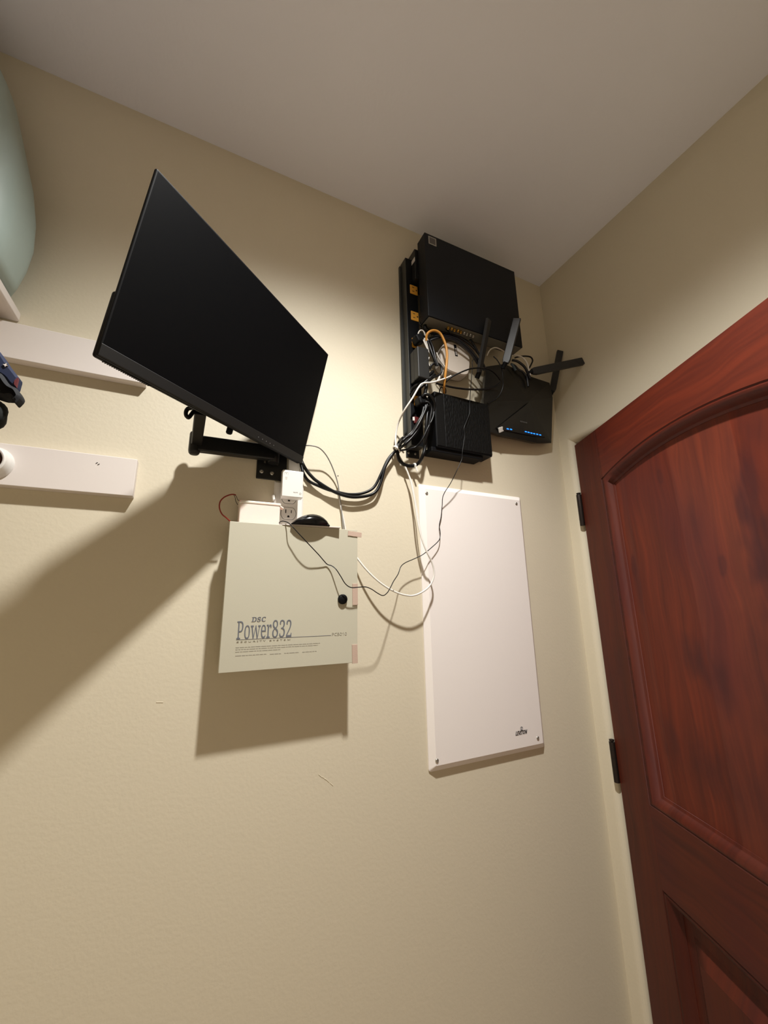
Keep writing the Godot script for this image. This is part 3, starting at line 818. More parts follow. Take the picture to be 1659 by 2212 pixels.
	part(a, "screen_plate", Geo.new().rbox(xf * Transform3D(Basis(), Vector3(0, -0.02, -0.0465)), Vector3(0.115, 0.115, 0.003), 0.001), M.black_metal)
	part(a, "tilt_knob", Geo.new().lathe(xf * Transform3D(vert, Vector3(0.022, -0.153, -0.02)), [Vector2(0, 0), Vector2(0.004, 0.0008), Vector2(0.006, 0.003), Vector2(0.006, 0.016), Vector2(0, 0.016)], 16), M.black)
	solo("power_lead", "short looped black power lead dangling under the screen's back", "cable", Geo.new().tube([Vector3(-0.2602, 1.8891, 0.1700), Vector3(-0.2652, 1.8843, 0.1680), Vector3(-0.2704, 1.8823, 0.1660), Vector3(-0.2730, 1.8766, 0.1650), Vector3(-0.2724, 1.8697, 0.1640), Vector3(-0.2683, 1.8664, 0.1630), Vector3(-0.2649, 1.8722, 0.1620), Vector3(-0.2611, 1.8815, 0.1600), Vector3(-0.2569, 1.8881, 0.1580)], 0.0038, 8, 6), M.cable_black)

# ---------- wall outlet, its plug-in adapter and the channel above
func duplex(o: Node3D, c: Vector3) -> void:
	var pl := PackedVector2Array()
	for k in 40:
		var t := TAU * k / 40.0
		pl.append(Vector2(c.x + 0.0172 * cos(t), c.y + clampf(0.0172 * sin(t), -0.0143, 0.0143)))
	var rim := PackedVector2Array()
	for p in pl: rim.append(Vector2(c.x, c.y) + (p - Vector2(c.x, c.y)) * 1.06)
	part(o, "receptacle_gap", Geo.new().prism(Transform3D(), rim, 0.004, 0.00632), mat(Color(0.2, 0.17, 0.13), 0.8))
	var f := part(o, "receptacle", Geo.new().prism(Transform3D(), pl, 0.004, 0.0078, 0.0008), M.white_plastic)
	for s in [[-0.0064, 0.0045, 0.0023, 0.0088], [0.0064, 0.0045, 0.002, 0.0072]]:
		part(f, "slot", Geo.new().rbox(wall_xf(Vector3(c.x + s[0], c.y + s[1], 0.0077)), Vector3(s[2], s[3], 0.0006), 0.0002), M.hole)
	var gr := PackedVector2Array()
	for k in 9: gr.append(Vector2(c.x + 0.0026 * cos(PI * k / 8.0), c.y - 0.0075 + 0.0026 * sin(PI * k / 8.0)))
	gr.append(Vector2(c.x - 0.0026, c.y - 0.0098)); gr.append(Vector2(c.x + 0.0026, c.y - 0.0098))
	part(f, "ground_hole", Geo.new().prism(Transform3D(), gr, 0.0074, 0.0080), M.hole)

func outlet() -> void:
	var c := Vector3(-0.0461, 1.7375, 0.0070)
	var mid := c + Vector3(0, 0.0194, 0)
	var o := thing("electrical_outlet", "white duplex wall outlet with its cover plate behind the white adapter", "outlet", Vector3(mid.x, mid.y - 0.057, 0.004))
	var h := Vector2(0.035, 0.057)
	var pl := PackedVector2Array([Vector2(mid.x - h.x, mid.y - h.y), Vector2(mid.x + h.x, mid.y - h.y), Vector2(mid.x + h.x, mid.y + h.y), Vector2(mid.x - h.x, mid.y + h.y)])
	part(o, "cover_plate", Geo.new().prism(Transform3D(), pl, 0.0, 0.0062, 0.0035), M.white_plastic)
	duplex(o, c)
	duplex(o, c + Vector3(0, 0.0388, 0))
	part(o, "plate_screw", screw_head(wall_xf(Vector3(mid.x, mid.y, 0.006)), 0.0032), M.white_plastic)
	# adapter plugged in upside down
	var a := thing("plug_in_adapter", "white plug-in network adapter block sticking out of the upper outlet socket", "adapter", Vector3(-0.045, 1.769, 0.03))
	var p0 := Vector3(-0.0706, 1.7672, 0.0460)
	var p1 := Vector3(-0.0225, 1.8310, 0.0460)
	var bp := PackedVector2Array([Vector2(p0.x, p0.y), Vector2(p1.x, p0.y), Vector2(p1.x, p1.y), Vector2(p0.x, p1.y)])
	part(a, "case", Geo.new().box(Vector3(p0.x, p0.y, 0.028), Vector3(p1.x, p1.y, 0.046), 0.002, true), M.white_plastic)
	var bk := Geo.new()
	var cx := (p0.x + p1.x) / 2
	for q in [[0.0, 0.030, -0.006, 0.0085]]:
		var A := [Vector3(p0.x, p0.y, 0.031), Vector3(p1.x, p0.y, 0.031), Vector3(p1.x, p1.y, 0.031), Vector3(p0.x, p1.y, 0.031)]
		var C := [Vector3(p0.x + 0.004, p0.y + 0.003, 0.0085), Vector3(p1.x - 0.004, p0.y + 0.003, 0.0085), Vector3(p1.x - 0.004, p1.y - 0.003, 0.0085), Vector3(p0.x + 0.004, p1.y - 0.003, 0.0085)]
		for i in 4:
			var n2 := (i + 1) % 4
			bk.quad(A[i], A[n2], C[n2], C[i], (A[i] + A[n2]) / 2 - Vector3(cx, (p0.y + p1.y) / 2, 0.03))
		bk.quad(C[0], C[1], C[2], C[3], Vector3(0, 0, -1))
	part(a, "plug_housing", bk, M.white_plastic)
	var faint := mat(Color(0.70, 0.69, 0.67), 0.5)
	var turned := Transform3D(Basis(Vector3(0, 0, 1), PI), Vector3(-0.0344, 1.7810, 0.0461))
	part(a, "lettering", lettering(turned, "tp-link", "Droid Sans", 0.0105, 0.0032, 0.0, 700), faint)
	var lg := Vector3(-0.0289, 1.7772, 0.0460)
	part(a, "round_mark", Geo.new().lathe(wall_xf(lg), [Vector2(0.0024, 0), Vector2(0.0024, 0.0004), Vector2(0.0017, 0.0004), Vector2(0.0017, 0)], 16), faint)
	var ic := Vector3(-0.0625, 1.8217, 0.0460)
	for s in [[0, 0.003, 0.008, 0.0006], [-0.004, 0, 0.0006, 0.006], [0.004, 0, 0.0006, 0.006], [0, 0, 0.0022, 0.0022]]:
		part(a, "indicator_mark", Geo.new().rbox(wall_xf(ic + Vector3(s[0], s[1], 0.0001)), Vector3(s[2], s[3], 0.0004), 0.0001), faint)
	for k in 3:
		part(a, "indicator_mark", Geo.new().rbox(wall_xf(ic + Vector3(0.0003, -0.0085 - 0.0024 * k, 0.0001)), Vector3(0.006 - 0.001 * k, 0.0007, 0.0004), 0.0001), faint)
	var ch := Geo.new().box(Vector3(-0.0508, mid.y + 0.058, 0), Vector3(-0.0240, 1.96, 0.013), 0.002)
	solo("cable_channel", "white plastic cable channel running up the wall from the outlet behind the screen", "cable channel", ch, M.white_plastic)
	var cp := Geo.new().rbox(Transform3D(Basis(Vector3(0, 0, 1), 0.2), Vector3(-0.0832, 1.7708, 0.0120)), Vector3(0.006, 0.013, 0.01), 0.002)
	solo("clear_clip", "tiny clear plastic clip on the wall behind the milky white box", "clip", cp, M.white_plastic)

# ---------- rack with the network devices
func rack() -> void:
	# power strip with yellow sockets
	var px0 := 0.2775
	var px1 := 0.3175
	var py0 := 1.953
	var py1 := 2.583
	var o := thing("power_strip", "tall black power strip with yellow sockets mounted upright on the wall", "power strip", Vector3(0.298, py0, 0.01))
	var strip := mat(Color(0.17, 0.172, 0.158), 0.45)
	var bd := Geo.new().box(Vector3(px0, py0, 0), Vector3(px1, py1, 0.034), 0.0012)
	bd.box(Vector3(px0 - 0.007, py0 + 0.012, 0), Vector3(px0 + 0.001, py1 - 0.012, 0.008), 0.0008)
	part(o, "housing", bd, strip)
	part(o, "face_strip", Geo.new().box(Vector3(px0 + 0.001, py0 + 0.002, 0.033), Vector3(px1 - 0.0005, py1 - 0.002, 0.0346), 0.0006), M.black)
	var foot0 := Vector3(0.2778, 1.9318, 0.0030)
	var foot1 := Vector3(0.3202, 1.9560, 0.0030)
	part(o, "foot_plate", Geo.new().box(Vector3(foot0.x, foot0.y - 0.002, 0), Vector3(foot1.x, 1.97, 0.003), 0.0008), M.black_metal)
	for q in [Vector3(0.2849, 1.9426, 0.0030), Vector3(0.3067, 1.9432, 0.0030)]:
		part(o, "screw", screw_head(wall_xf(q), 0.0036), M.steel)
	for k in 5:
		var cy := 2.470 - 0.0946 * k
		var s := Vector3(0.3035, cy, 0.0345)
		var so := part(o, "socket", Geo.new().rbox(wall_xf(s), Vector3(0.0265, 0.0315, 0.004), 0.0012), M.yellow, "yellow power socket")
		for e in [0.0075, -0.0065]:
			part(so, "slot", Geo.new().rbox(wall_xf(s + Vector3(-0.003, e, 0.002)), Vector3(0.0075, 0.0022, 0.0006), 0.0002), M.hole)
		part(so, "ground_hole", Geo.new().rbox(wall_xf(s + Vector3(0.0085, 0.0, 0.002)), Vector3(0.0042, 0.0048, 0.0006), 0.0002), M.hole)
	var sw := part(o, "rocker_switch", Geo.new().rbox(wall_xf(Vector3(0.2943, 2.0300, 0.0360)), Vector3(0.017, 0.021, 0.006), 0.002), mat(Color(0.32, 0.08, 0.08), 0.4))
	part(sw, "switch_label", Geo.new().rbox(wall_xf(Vector3(0.2850, 2.0315, 0.0380)), Vector3(0.0055, 0.011, 0.0035), 0.0005), M.white_paint)
	# bracket and flat box under the ceiling
	var br := thing("rack_bracket", "black steel wall bracket between the power strip and the flat black box", "bracket", Vector3(0.45, 2.49, 0.02))
	part(br, "bracket_body", Geo.new().box(Vector3(0.300, 2.495, 0), Vector3(0.655, 2.606, 0.0545), 0.0015), M.black_metal)
	var l0 := Vector3(0.2995, 2.5646, 0.0177)
	var l1 := Vector3(0.2995, 2.5702, 0.0625)
	var lz := (l0.z + l1.z) / 2
	part(br, "side_label", Geo.new().box(Vector3(0.2992, l0.y - 0.004, l0.z), Vector3(0.3004, l0.y + 0.010, l1.z - 0.008), 0.0002), M.white_paint)
	var nb := thing("network_box", "large flat black metal box mounted high on the wall right under the ceiling", "network box", Vector3(0.49, 2.331, 0.08))
	var nbm := mat(Color(0.044, 0.055, 0.076), 0.5, 0.0, 0.35)
	part(nb, "case", Geo.new().box(Vector3(0.310, 2.3315, 0.056), Vector3(0.667, 2.628, 0.100), 0.0018, true), nbm)
	part(nb, "port_panel", Geo.new().box(Vector3(0.314, 2.330, 0.060), Vector3(0.663, 2.333, 0.0965), 0.0006), mat(Color(0.42, 0.41, 0.37), 0.5))
	var rnd := RandomNumberGenerator.new()
	rnd.seed = 21
	for k in 9:
		var q := Vector3(0.388 + 0.0115 * k, 2.3297, 0.084 + 0.002 * (k % 2))
		part(nb, "port", Geo.new().lathe(at(Vector3(1, 0, 0), Vector3(0, 0, 1), Vector3(0, -1, 0), q), [Vector2(0.0042, 0), Vector2(0.0042, 0.006), Vector2(0.0028, 0.0065), Vector2(0.0022, 0.002), Vector2(0, 0.002)], 12), mat(Color(0.78, 0.62, 0.3), 0.25, 0.9) if k < 5 else M.steel)
	var st := Transform3D(Basis(), Vector3(0.3372, 2.6058, 0.1001))
	var lab := part(nb, "sticker", Geo.new().rbox(st, Vector3(0.028, 0.029, 0.0004), 0.0001), mat(Color(0.66, 0.64, 0.61), 0.6))
	part(lab, "sticker_field", Geo.new().rbox(st.translated(Vector3(0, 0, 0.0002)), Vector3(0.021, 0.022, 0.0004), 0.0001), mat(Color(0.36, 0.34, 0.33), 0.6))
	# rounded white device
	var sb := thing("white_hub", "white rounded device with a black name tag among the cables", "network hub", Vector3(0.43, 2.2, 0.03))
	part(sb, "case", Geo.new().prism(Transform3D(), PackedVector2Array([Vector2(0.3774, 2.2520), Vector2(0.3785, 2.2620), Vector2(0.3805, 2.2719), Vector2(0.3831, 2.2807), Vector2(0.3868, 2.2878), Vector2(0.3913, 2.2939), Vector2(0.3959, 2.2989), Vector2(0.4005, 2.3029), Vector2(0.4052, 2.3059), Vector2(0.4100, 2.3080), Vector2(0.4142, 2.3094), Vector2(0.4184, 2.3100), Vector2(0.4237, 2.3097), Vector2(0.4310, 2.3088), Vector2(0.4393, 2.3071), Vector2(0.4475, 2.3046), Vector2(0.4553, 2.3012), Vector2(0.4630, 2.2971), Vector2(0.4694, 2.2930), Vector2(0.4743, 2.2893), Vector2(0.4780, 2.2857), Vector2(0.4809, 2.2816), Vector2(0.4830, 2.2772), Vector2(0.4843, 2.2724), Vector2(0.4850, 2.2663), Vector2(0.4850, 2.2582), Vector2(0.4843, 2.2488), Vector2(0.4832, 2.2399), Vector2(0.4816, 2.2316), Vector2(0.4796, 2.2238), Vector2(0.4775, 2.2175), Vector2(0.4758, 2.2134), Vector2(0.4741, 2.2109), Vector2(0.4716, 2.2087), Vector2(0.4684, 2.2065), Vector2(0.4645, 2.2046), Vector2(0.4591, 2.2031), Vector2(0.4515, 2.2020), Vector2(0.4424, 2.2014), Vector2(0.4333, 2.2012), Vector2(0.4241, 2.2015), Vector2(0.4148, 2.2024), Vector2(0.4066, 2.2036), Vector2(0.4003, 2.2053), Vector2(0.3952, 2.2075), Vector2(0.3905, 2.2103), Vector2(0.3857, 2.2133), Vector2(0.3812, 2.2169), Vector2(0.3781, 2.2225), Vector2(0.3768, 2.2311), Vector2(0.3767, 2.2416)]), 0.022, 0.056, 0.0035), mat(Color(0.80, 0.76, 0.715), 0.45))
	part(sb, "back_ring", Geo.new().prism(Transform3D(), PackedVector2Array([Vector2(0.3906, 2.2719), Vector2(0.3914, 2.2808), Vector2(0.3928, 2.2886), Vector2(0.3954, 2.2960), Vector2(0.3995, 2.3035), Vector2(0.4047, 2.3107), Vector2(0.4103, 2.3169), Vector2(0.4161, 2.3219), Vector2(0.4222, 2.3260), Vector2(0.4284, 2.3290), Vector2(0.4340, 2.3307), Vector2(0.4396, 2.3313), Vector2(0.4460, 2.3310), Vector2(0.4538, 2.3298), Vector2(0.4624, 2.3278), Vector2(0.4705, 2.3249), Vector2(0.4780, 2.3206), Vector2(0.4850, 2.3155), Vector2(0.4911, 2.3106), Vector2(0.4960, 2.3067), Vector2(0.4998, 2.3031), Vector2(0.5029, 2.2988), Vector2(0.5051, 2.2938), Vector2(0.5064, 2.2882), Vector2(0.5070, 2.2815), Vector2(0.5069, 2.2729), Vector2(0.5061, 2.2632), Vector2(0.5048, 2.2542), Vector2(0.5030, 2.2461), Vector2(0.5006, 2.2388), Vector2(0.4976, 2.2325), Vector2(0.4938, 2.2276), Vector2(0.4892, 2.2238), Vector2(0.4842, 2.2208), Vector2(0.4791, 2.2186), Vector2(0.4736, 2.2172), Vector2(0.4661, 2.2162), Vector2(0.4554, 2.2154), Vector2(0.4427, 2.2149), Vector2(0.4314, 2.2153), Vector2(0.4224, 2.2167), Vector2(0.4148, 2.2189), Vector2(0.4079, 2.2220), Vector2(0.4015, 2.2256), Vector2(0.3960, 2.2301), Vector2(0.3920, 2.2369), Vector2(0.3902, 2.2475), Vector2(0.3901, 2.2603)]), 0.0, 0.023, 0.001), mat(Color(0.62, 0.59, 0.55), 0.5))
	var tg := Vector3(0.4318, 2.2811, 0.0565)
	var tgx := Transform3D(Basis(Vector3(0, 0, 1), 0.09), tg)
	var tag := part(sb, "name_tag", Geo.new().rbox(tgx, Vector3(0.0095, 0.039, 0.001), 0.0003), M.black)
	part(tag, "lettering", lettering(tgx * Transform3D(Basis(Vector3(0, 0, 1), PI / 2), Vector3(0.0028, -0.016, 0.0006)), "SONOS", "Droid Sans", 0.023, 0.0056, 0.0, 700), M.white_paint)
	# textured upright modem
	var md := thing("cable_modem", "black upright modem with a rippled front at the bottom of the rack", "modem", Vector3(0.446, 1.945, 0.025))
	var rip := mat(Color(0.03, 0.03, 0.031), 0.5, 0.0, 0.3)
	rip.heightmap_enabled = true
	var fn := FastNoiseLite.new()
	fn.seed = 9; fn.frequency = 0.03; fn.fractal_octaves = 1
	var ht := NoiseTexture2D.new()
	ht.noise = fn; ht.width = 256; ht.height = 256; ht.seamless = true
	rip.heightmap_texture = ht
	rip.heightmap_scale = 0.09
	rip.uv1_triplanar = true; rip.uv1_world_triplanar = true; rip.uv1_scale = Vector3(20, 9, 20)
	part(md, "case", Geo.new().box(Vector3(0.3475, 1.953, 0), Vector3(0.5455, 2.126, 0.053), 0.003, true), M.black)
	part(md, "rippled_face", Geo.new().box(Vector3(0.378, 1.957, 0.050), Vector3(0.5445, 2.124, 0.0545), 0.0015), rip)
	part(md, "smooth_face", Geo.new().box(Vector3(0.349, 1.957, 0.050), Vector3(0.3775, 2.124, 0.0545), 0.0015), mat(Color(0.035, 0.035, 0.035), 0.5, 0.0, 0.3))
	part(md, "foot", Geo.new().box(Vector3(0.335, 1.941, 0), Vector3(0.515, 1.955, 0.046), 0.002), M.black)
	for k in 4:
		part(md, "indicator", Geo.new().rbox(wall_xf(Vector3(0.3619, 2.0219, 0.0548) + Vector3(0.0006 * k, -0.0065 * k, 0)), Vector3(0.0022, 0.0012, 0.0004), 0.0001), M.dark_grey)
	# plugs and power bricks in the strip
	for q in [[Vector3(0.3010, 2.2796, 0.0550), "black angled power plug below the second yellow socket", 0.5], [Vector3(0.3019, 2.0796, 0.0550), "black power plug in the yellow socket just above the red switch", 0.25]]:
		var p := thing("power_plug", q[1], "plug", q[0] - Vector3(0, 0, 0.018), "power plugs in the strip")
		var px := Transform3D(Basis(Vector3(0, 0, 1), q[2]), q[0])
		part(p, "plug_body", Geo.new().rbox(px, Vector3(0.031, 0.026, 0.03), 0.007, true), M.black)
		part(p, "strain_relief", Geo.new().rbox(px.translated_local(Vector3(0.014, 0.002, 0.004)), Vector3(0.016, 0.014, 0.014), 0.005, true), M.black)
	var bk := thing("power_brick", "dark grey square power brick plugged into the middle of the power strip", "power adapter", Vector3(0.295, 2.137, 0.05))
	part(bk, "case", Geo.new().box(Vector3(0.281, 2.140, 0.036), Vector3(0.3185, 2.238, 0.08), 0.003, true), M.dark_grey)
	part(bk, "seam", Geo.new().box(Vector3(0.2807, 2.1397, 0.057), Vector3(0.3188, 2.2383, 0.0583), 0.0004), M.black)

# ---------- wireless router with four antennas
func paddle(a: Vector3, b: Vector3, face: Vector3, w: float, t: float) -> Geo:
	var y := (b - a).normalized()
	var z := (face - y * face.dot(y)).normalized()
	var xf := Transform3D(Basis(y.cross(z), y, z), (a + b) / 2)
	var l := (b - a).length()
	var g := Geo.new()
	var pl := PackedVector2Array([Vector2(-w * 0.36, -l / 2), Vector2(w * 0.36, -l / 2), Vector2(w * 0.5, -l / 2 + 0.012), Vector2(w * 0.5, l / 2 - 0.002), Vector2(w * 0.46, l / 2), Vector2(-w * 0.46, l / 2), Vector2(-w * 0.5, l / 2 - 0.002), Vector2(-w * 0.5, -l / 2 + 0.012)])
	return g.prism(xf, pl, -t / 2, t / 2, t * 0.22)

func router() -> void:
	var rim := [Vector3(0.5520, 2.2614, 0.0500), Vector3(0.6267, 2.2887, 0.0550), Vector3(0.7418, 2.2705, 0.0550), Vector3(0.8315, 2.2726, 0.0500), Vector3(0.8432, 2.2202, 0.0460), Vector3(0.8378, 2.0590, 0.0220), Vector3(0.7652, 2.0443, 0.0280), Vector3(0.6889, 2.0411, 0.0340), Vector3(0.6010, 2.0375, 0.0380), Vector3(0.5556, 2.0410, 0.0400), Vector3(0.5310, 2.1355, 0.0480)]
	var hub := Vector3(0.7078, 2.1689, 0.0630)
	var o := thing("wireless_router", "black faceted wireless router with four paddle antennas and blue status lights beside the door", "router", Vector3(0.68, 2.04, 0.02))
	var g := Geo.new()
	var k := rim.size()
	for i in k:
		var j := (i + 1) % k
		# ridge line between facet and rim: facets sink a little towards the sides
		g.flat(rim[i], rim[j], hub, Vector3(0, 0, 1))
		var bi := Vector3(lerpf(rim[i].x, 0.69, 0.05), lerpf(rim[i].y, 2.15, 0.05), maxf(rim[i].z - 0.02, 0.001))
		var bj := Vector3(lerpf(rim[j].x, 0.69, 0.05), lerpf(rim[j].y, 2.15, 0.05), maxf(rim[j].z - 0.02, 0.001))
		var mid: Vector3 = (rim[i] + rim[j]) / 2 - Vector3(0.69, 2.15, 0.03)
		g.quad(rim[i], rim[j], bj, bi, mid)
		g.flat(bi, bj, Vector3(0.69, 2.15, 0.005), Vector3(0, 0, -1))
	part(o, "case", g, mat(Color(0.055, 0.052, 0.05), 0.33))
	# raised hood over the lights
	var hood := Geo.new()
	var H := [Vector3(0.5755, 2.0545, 0.0460), Vector3(0.6278, 2.0548, 0.0460), Vector3(0.6880, 2.0570, 0.0440), Vector3(0.7490, 2.0615, 0.0400), Vector3(0.7960, 2.0682, 0.0360)]
	for i in H.size() - 1:
		hood.flat(H[i], H[i + 1], hub + Vector3(0, -0.006, 0.006), Vector3(0, 0, 1))
		hood.quad(H[i], H[i + 1], H[i + 1] - Vector3(0, 0, 0.006), H[i] - Vector3(0, 0, 0.006), Vector3(0, -1, 0))
	part(o, "hood", hood, mat(Color(0.075, 0.07, 0.062), 0.4))
	var blue := StandardMaterial3D.new()
	blue.albedo_color = Color(0.05, 0.1, 0.2)
	blue.emission_enabled = true; blue.emission = Color(0.12, 0.48, 1.0); blue.emission_energy_multiplier = 0.9
	for p in [Vector3(0.6209, 2.0598, 0.0480), Vector3(0.6342, 2.0607, 0.0480), Vector3(0.6990, 2.0655, 0.0460), Vector3(0.7120, 2.0659, 0.0450), Vector3(0.7252, 2.0662, 0.0440), Vector3(0.7385, 2.0669, 0.0430), Vector3(0.7532, 2.0681, 0.0418), Vector3(0.7685, 2.0690, 0.0402)]:
		part(o, "status_light", Geo.new().rbox(Transform3D(Basis(Vector3(0, 0, 1), -0.06), p), Vector3(0.0078, 0.003, 0.002), 0.0008), blue, "glowing blue status light")
	for p in [Vector3(0.6374, 2.0677, 0.0496), Vector3(0.6532, 2.0692, 0.0493), Vector3(0.6693, 2.0694, 0.0486), Vector3(0.6857, 2.0695, 0.0480)]:
		part(o, "indicator_mark", Geo.new().rbox(wall_xf(p), Vector3(0.003, 0.002, 0.0006), 0.0002), M.dark_grey)
	var lp := Vector3(0.6705, 2.0904, 0.0543)
	part(o, "lettering", lettering(Transform3D(Basis(Vector3(0, 1, 0), -0.02), lp), "NETGEAR", "Droid Sans", 0.029, 0.0045, 0.0, 400), mat(Color(0.36, 0.35, 0.34), 0.4))
	part(o, "cable_tag", Geo.new().rbox(Transform3D(Basis.from_euler(Vector3(0.2, 0.3, 0.5)), Vector3(0.5951, 2.0541, 0.0446)), Vector3(0.022, 0.016, 0.006), 0.0015), M.white_plastic, "small white tag")
	var shine := mat(Color(0.145, 0.145, 0.15), 0.42)
	for s in [
		[Vector3(0.5113, 2.2205, 0.0620), Vector3(0.5177, 2.3745, 0.1180), Vector3(0.45, -0.5, 0.75), 0.024], [Vector3(0.5842, 2.2498, 0.1020), Vector3(0.6107, 2.3911, 0.1420), Vector3(-0.7, 0.12, 0.72), 0.024],
		[Vector3(0.7343, 2.2814, 0.0660), Vector3(0.9041, 2.3252, 0.1360), Vector3(-0.8, 0.0, 0.72), 0.028], [Vector3(0.8459, 2.2446, 0.0450), Vector3(0.8948, 2.4117, 0.0600), Vector3(-0.5, -0.8, 0.5), 0.022]]:
		part(o, "antenna", paddle(s[0], s[1], s[2], s[3], 0.0085), shine)
		part(o, "antenna_joint", Geo.new().tube([s[0] + (s[1] - s[0]).normalized() * 0.004, s[0] - (s[1] - s[0]).normalized() * 0.012 - Vector3(0, 0, 0.008)], 0.0075, 10, 1), M.black)

# ---------- cables
func cable(called: String, label: String, pts: Array, r: float, m: Material, group := "", cat := "cable") -> MeshInstance3D:
	return solo(called, label, cat, Geo.new().tube(pts, r, 10, 7), m, group)

func tie(p: Vector3, axis: Vector3, r: float, tail: Vector3, label: String) -> void:
	var z := axis.normalized()
	var x := z.cross(Vector3(0, 0, 1)).normalized()
	var xf := Transform3D(Basis(x, z.cross(x), z), p)
	var o := thing("cable_tie", label, "cable tie", p)
	part(o, "band", Geo.new().lathe(xf, [Vector2(r, -0.003), Vector2(r + 0.0022, -0.0025), Vector2(r + 0.0022, 0.0025), Vector2(r, 0.003)], 18), M.cable_white)
	part(o, "tail", Geo.new().rbox(Transform3D(Basis(Vector3(0, 0, 1), atan2(tail.y, tail.x)), p + tail * 0.5 + Vector3(0, 0, r)), Vector3(tail.length(), 0.005, 0.0016), 0.0006), M.cable_white)

func cables() -> void:
	# from the screen to the rack
	cable("screen_cable", "thick black cable sagging from the screen's corner to the white tie, upper of two", [Vector3(-0.0343, 1.8934, 0.0120), Vector3(-0.0239, 1.8750, 0.0140), Vector3(-0.0175, 1.8590, 0.0180), Vector3(-0.0080, 1.8475, 0.0136), Vector3(0.0035, 1.8343, 0.0149), Vector3(0.0174, 1.8226, 0.0161), Vector3(0.0491, 1.8052, 0.0174), Vector3(0.0752, 1.7952, 0.0186), Vector3(0.1070, 1.7906, 0.0192), Vector3(0.1397, 1.7952, 0.0192), Vector3(0.1630, 1.8033, 0.0192), Vector3(0.1784, 1.8171, 0.0205), Vector3(0.1905, 1.8438, 0.0210), Vector3(0.2020, 1.8841, 0.0210), Vector3(0.2221, 1.9188, 0.0210), Vector3(0.2396, 1.9404, 0.0210), Vector3(0.2368, 1.9472, 0.0540), Vector3(0.2491, 1.9610, 0.0580), Vector3(0.2654, 1.9725, 0.0600), Vector3(0.2849, 2.0049, 0.0660), Vector3(0.3059, 2.0466, 0.0660), Vector3(0.3191, 2.0788, 0.0640)], 0.0041, M.cable_black)
	cable("screen_cable", "thick black cable dropping lower at the screen's corner before crossing the other", [Vector3(-0.0363, 1.8870, 0.0120), Vector3(-0.0246, 1.8692, 0.0130), Vector3(-0.0202, 1.8521, 0.0160), Vector3(-0.0159, 1.8352, 0.0190), Vector3(-0.0014, 1.8212, 0.0130), Vector3(0.0242, 1.8111, 0.0136), Vector3(0.0515, 1.8035, 0.0136), Vector3(0.0769, 1.8003, 0.0136), Vector3(0.1063, 1.7985, 0.0143), Vector3(0.1410, 1.8054, 0.0161), Vector3(0.1706, 1.8247, 0.0174), Vector3(0.1914, 1.8648, 0.0198), Vector3(0.2078, 1.9007, 0.0210), Vector3(0.2250, 1.9246, 0.0210), Vector3(0.2395, 1.9376, 0.0210), Vector3(0.2443, 1.9407, 0.0500), Vector3(0.2662, 1.9641, 0.0580), Vector3(0.2853, 1.9930, 0.0620), Vector3(0.3005, 2.0324, 0.0640), Vector3(0.3125, 2.0726, 0.0620)], 0.0037, M.cable_black)
	cable("screen_wire", "thin grey wire arching from behind the screen down to the alarm cabinet's back", [Vector3(-0.0256, 1.9057, 0.0120), Vector3(-0.0163, 1.9045, 0.0300), Vector3(-0.0012, 1.9033, 0.0380), Vector3(0.0168, 1.9010, 0.0360), Vector3(0.0347, 1.8910, 0.0280), Vector3(0.0507, 1.8730, 0.0200), Vector3(0.0659, 1.8469, 0.0120), Vector3(0.0749, 1.8235, 0.0080), Vector3(0.0809, 1.7894, 0.0060), Vector3(0.0861, 1.7539, 0.0060), Vector3(0.0907, 1.7067, 0.0080), Vector3(0.0927, 1.6718, 0.0100)], 0.0016, M.cable_grey)
	cable("white_wire", "thin white wire running down the wall beside the mouse into the cabinet", [Vector3(0.0775, 1.8201, 0.0040), Vector3(0.0799, 1.7957, 0.0050), Vector3(0.0839, 1.7659, 0.0050), Vector3(0.0912, 1.7365, 0.0060), Vector3(0.0969, 1.7012, 0.0080), Vector3(0.0988, 1.6663, 0.0100)], 0.002, M.cable_white)
	# loop below the strip
	cable("cable_loop", "thick black cable bundle looping under the power strip between two white ties", [Vector3(0.2405, 1.9386, 0.0190), Vector3(0.2442, 1.9148, 0.0190), Vector3(0.2539, 1.9028, 0.0190), Vector3(0.2710, 1.8971, 0.0190), Vector3(0.2901, 1.8998, 0.0190), Vector3(0.3026, 1.9074, 0.0260), Vector3(0.3054, 1.9215, 0.0450), Vector3(0.3123, 1.9448, 0.0475), Vector3(0.3152, 1.9760, 0.0500), Vector3(0.3152, 2.0086, 0.0550), Vector3(0.3199, 2.0448, 0.0550), Vector3(0.3292, 2.0780, 0.0500)], 0.0048, M.cable_black)
	cable("strip_cable", "black cable curving from the white tie up over the strip's lower end", [Vector3(0.2381, 1.9401, 0.0210), Vector3(0.2459, 1.9633, 0.0210), Vector3(0.2410, 1.9607, 0.0520), Vector3(0.2565, 1.9697, 0.0500), Vector3(0.2736, 1.9874, 0.0540), Vector3(0.2845, 2.0107, 0.0620), Vector3(0.2977, 2.0360, 0.0640), Vector3(0.3043, 2.0595, 0.0620)], 0.0036, M.cable_black)
	cable("strip_cable", "thin black cable drawn from the tie along the foot plate up to the modem", [Vector3(0.2409, 1.9365, 0.0210), Vector3(0.2482, 1.9311, 0.0420), Vector3(0.2702, 1.9379, 0.0440), Vector3(0.2856, 1.9457, 0.0480), Vector3(0.2968, 1.9618, 0.0600), Vector3(0.3124, 1.9964, 0.0660), Vector3(0.3277, 2.0262, 0.0680), Vector3(0.3364, 2.0530, 0.0660)], 0.0026, M.cable_black)
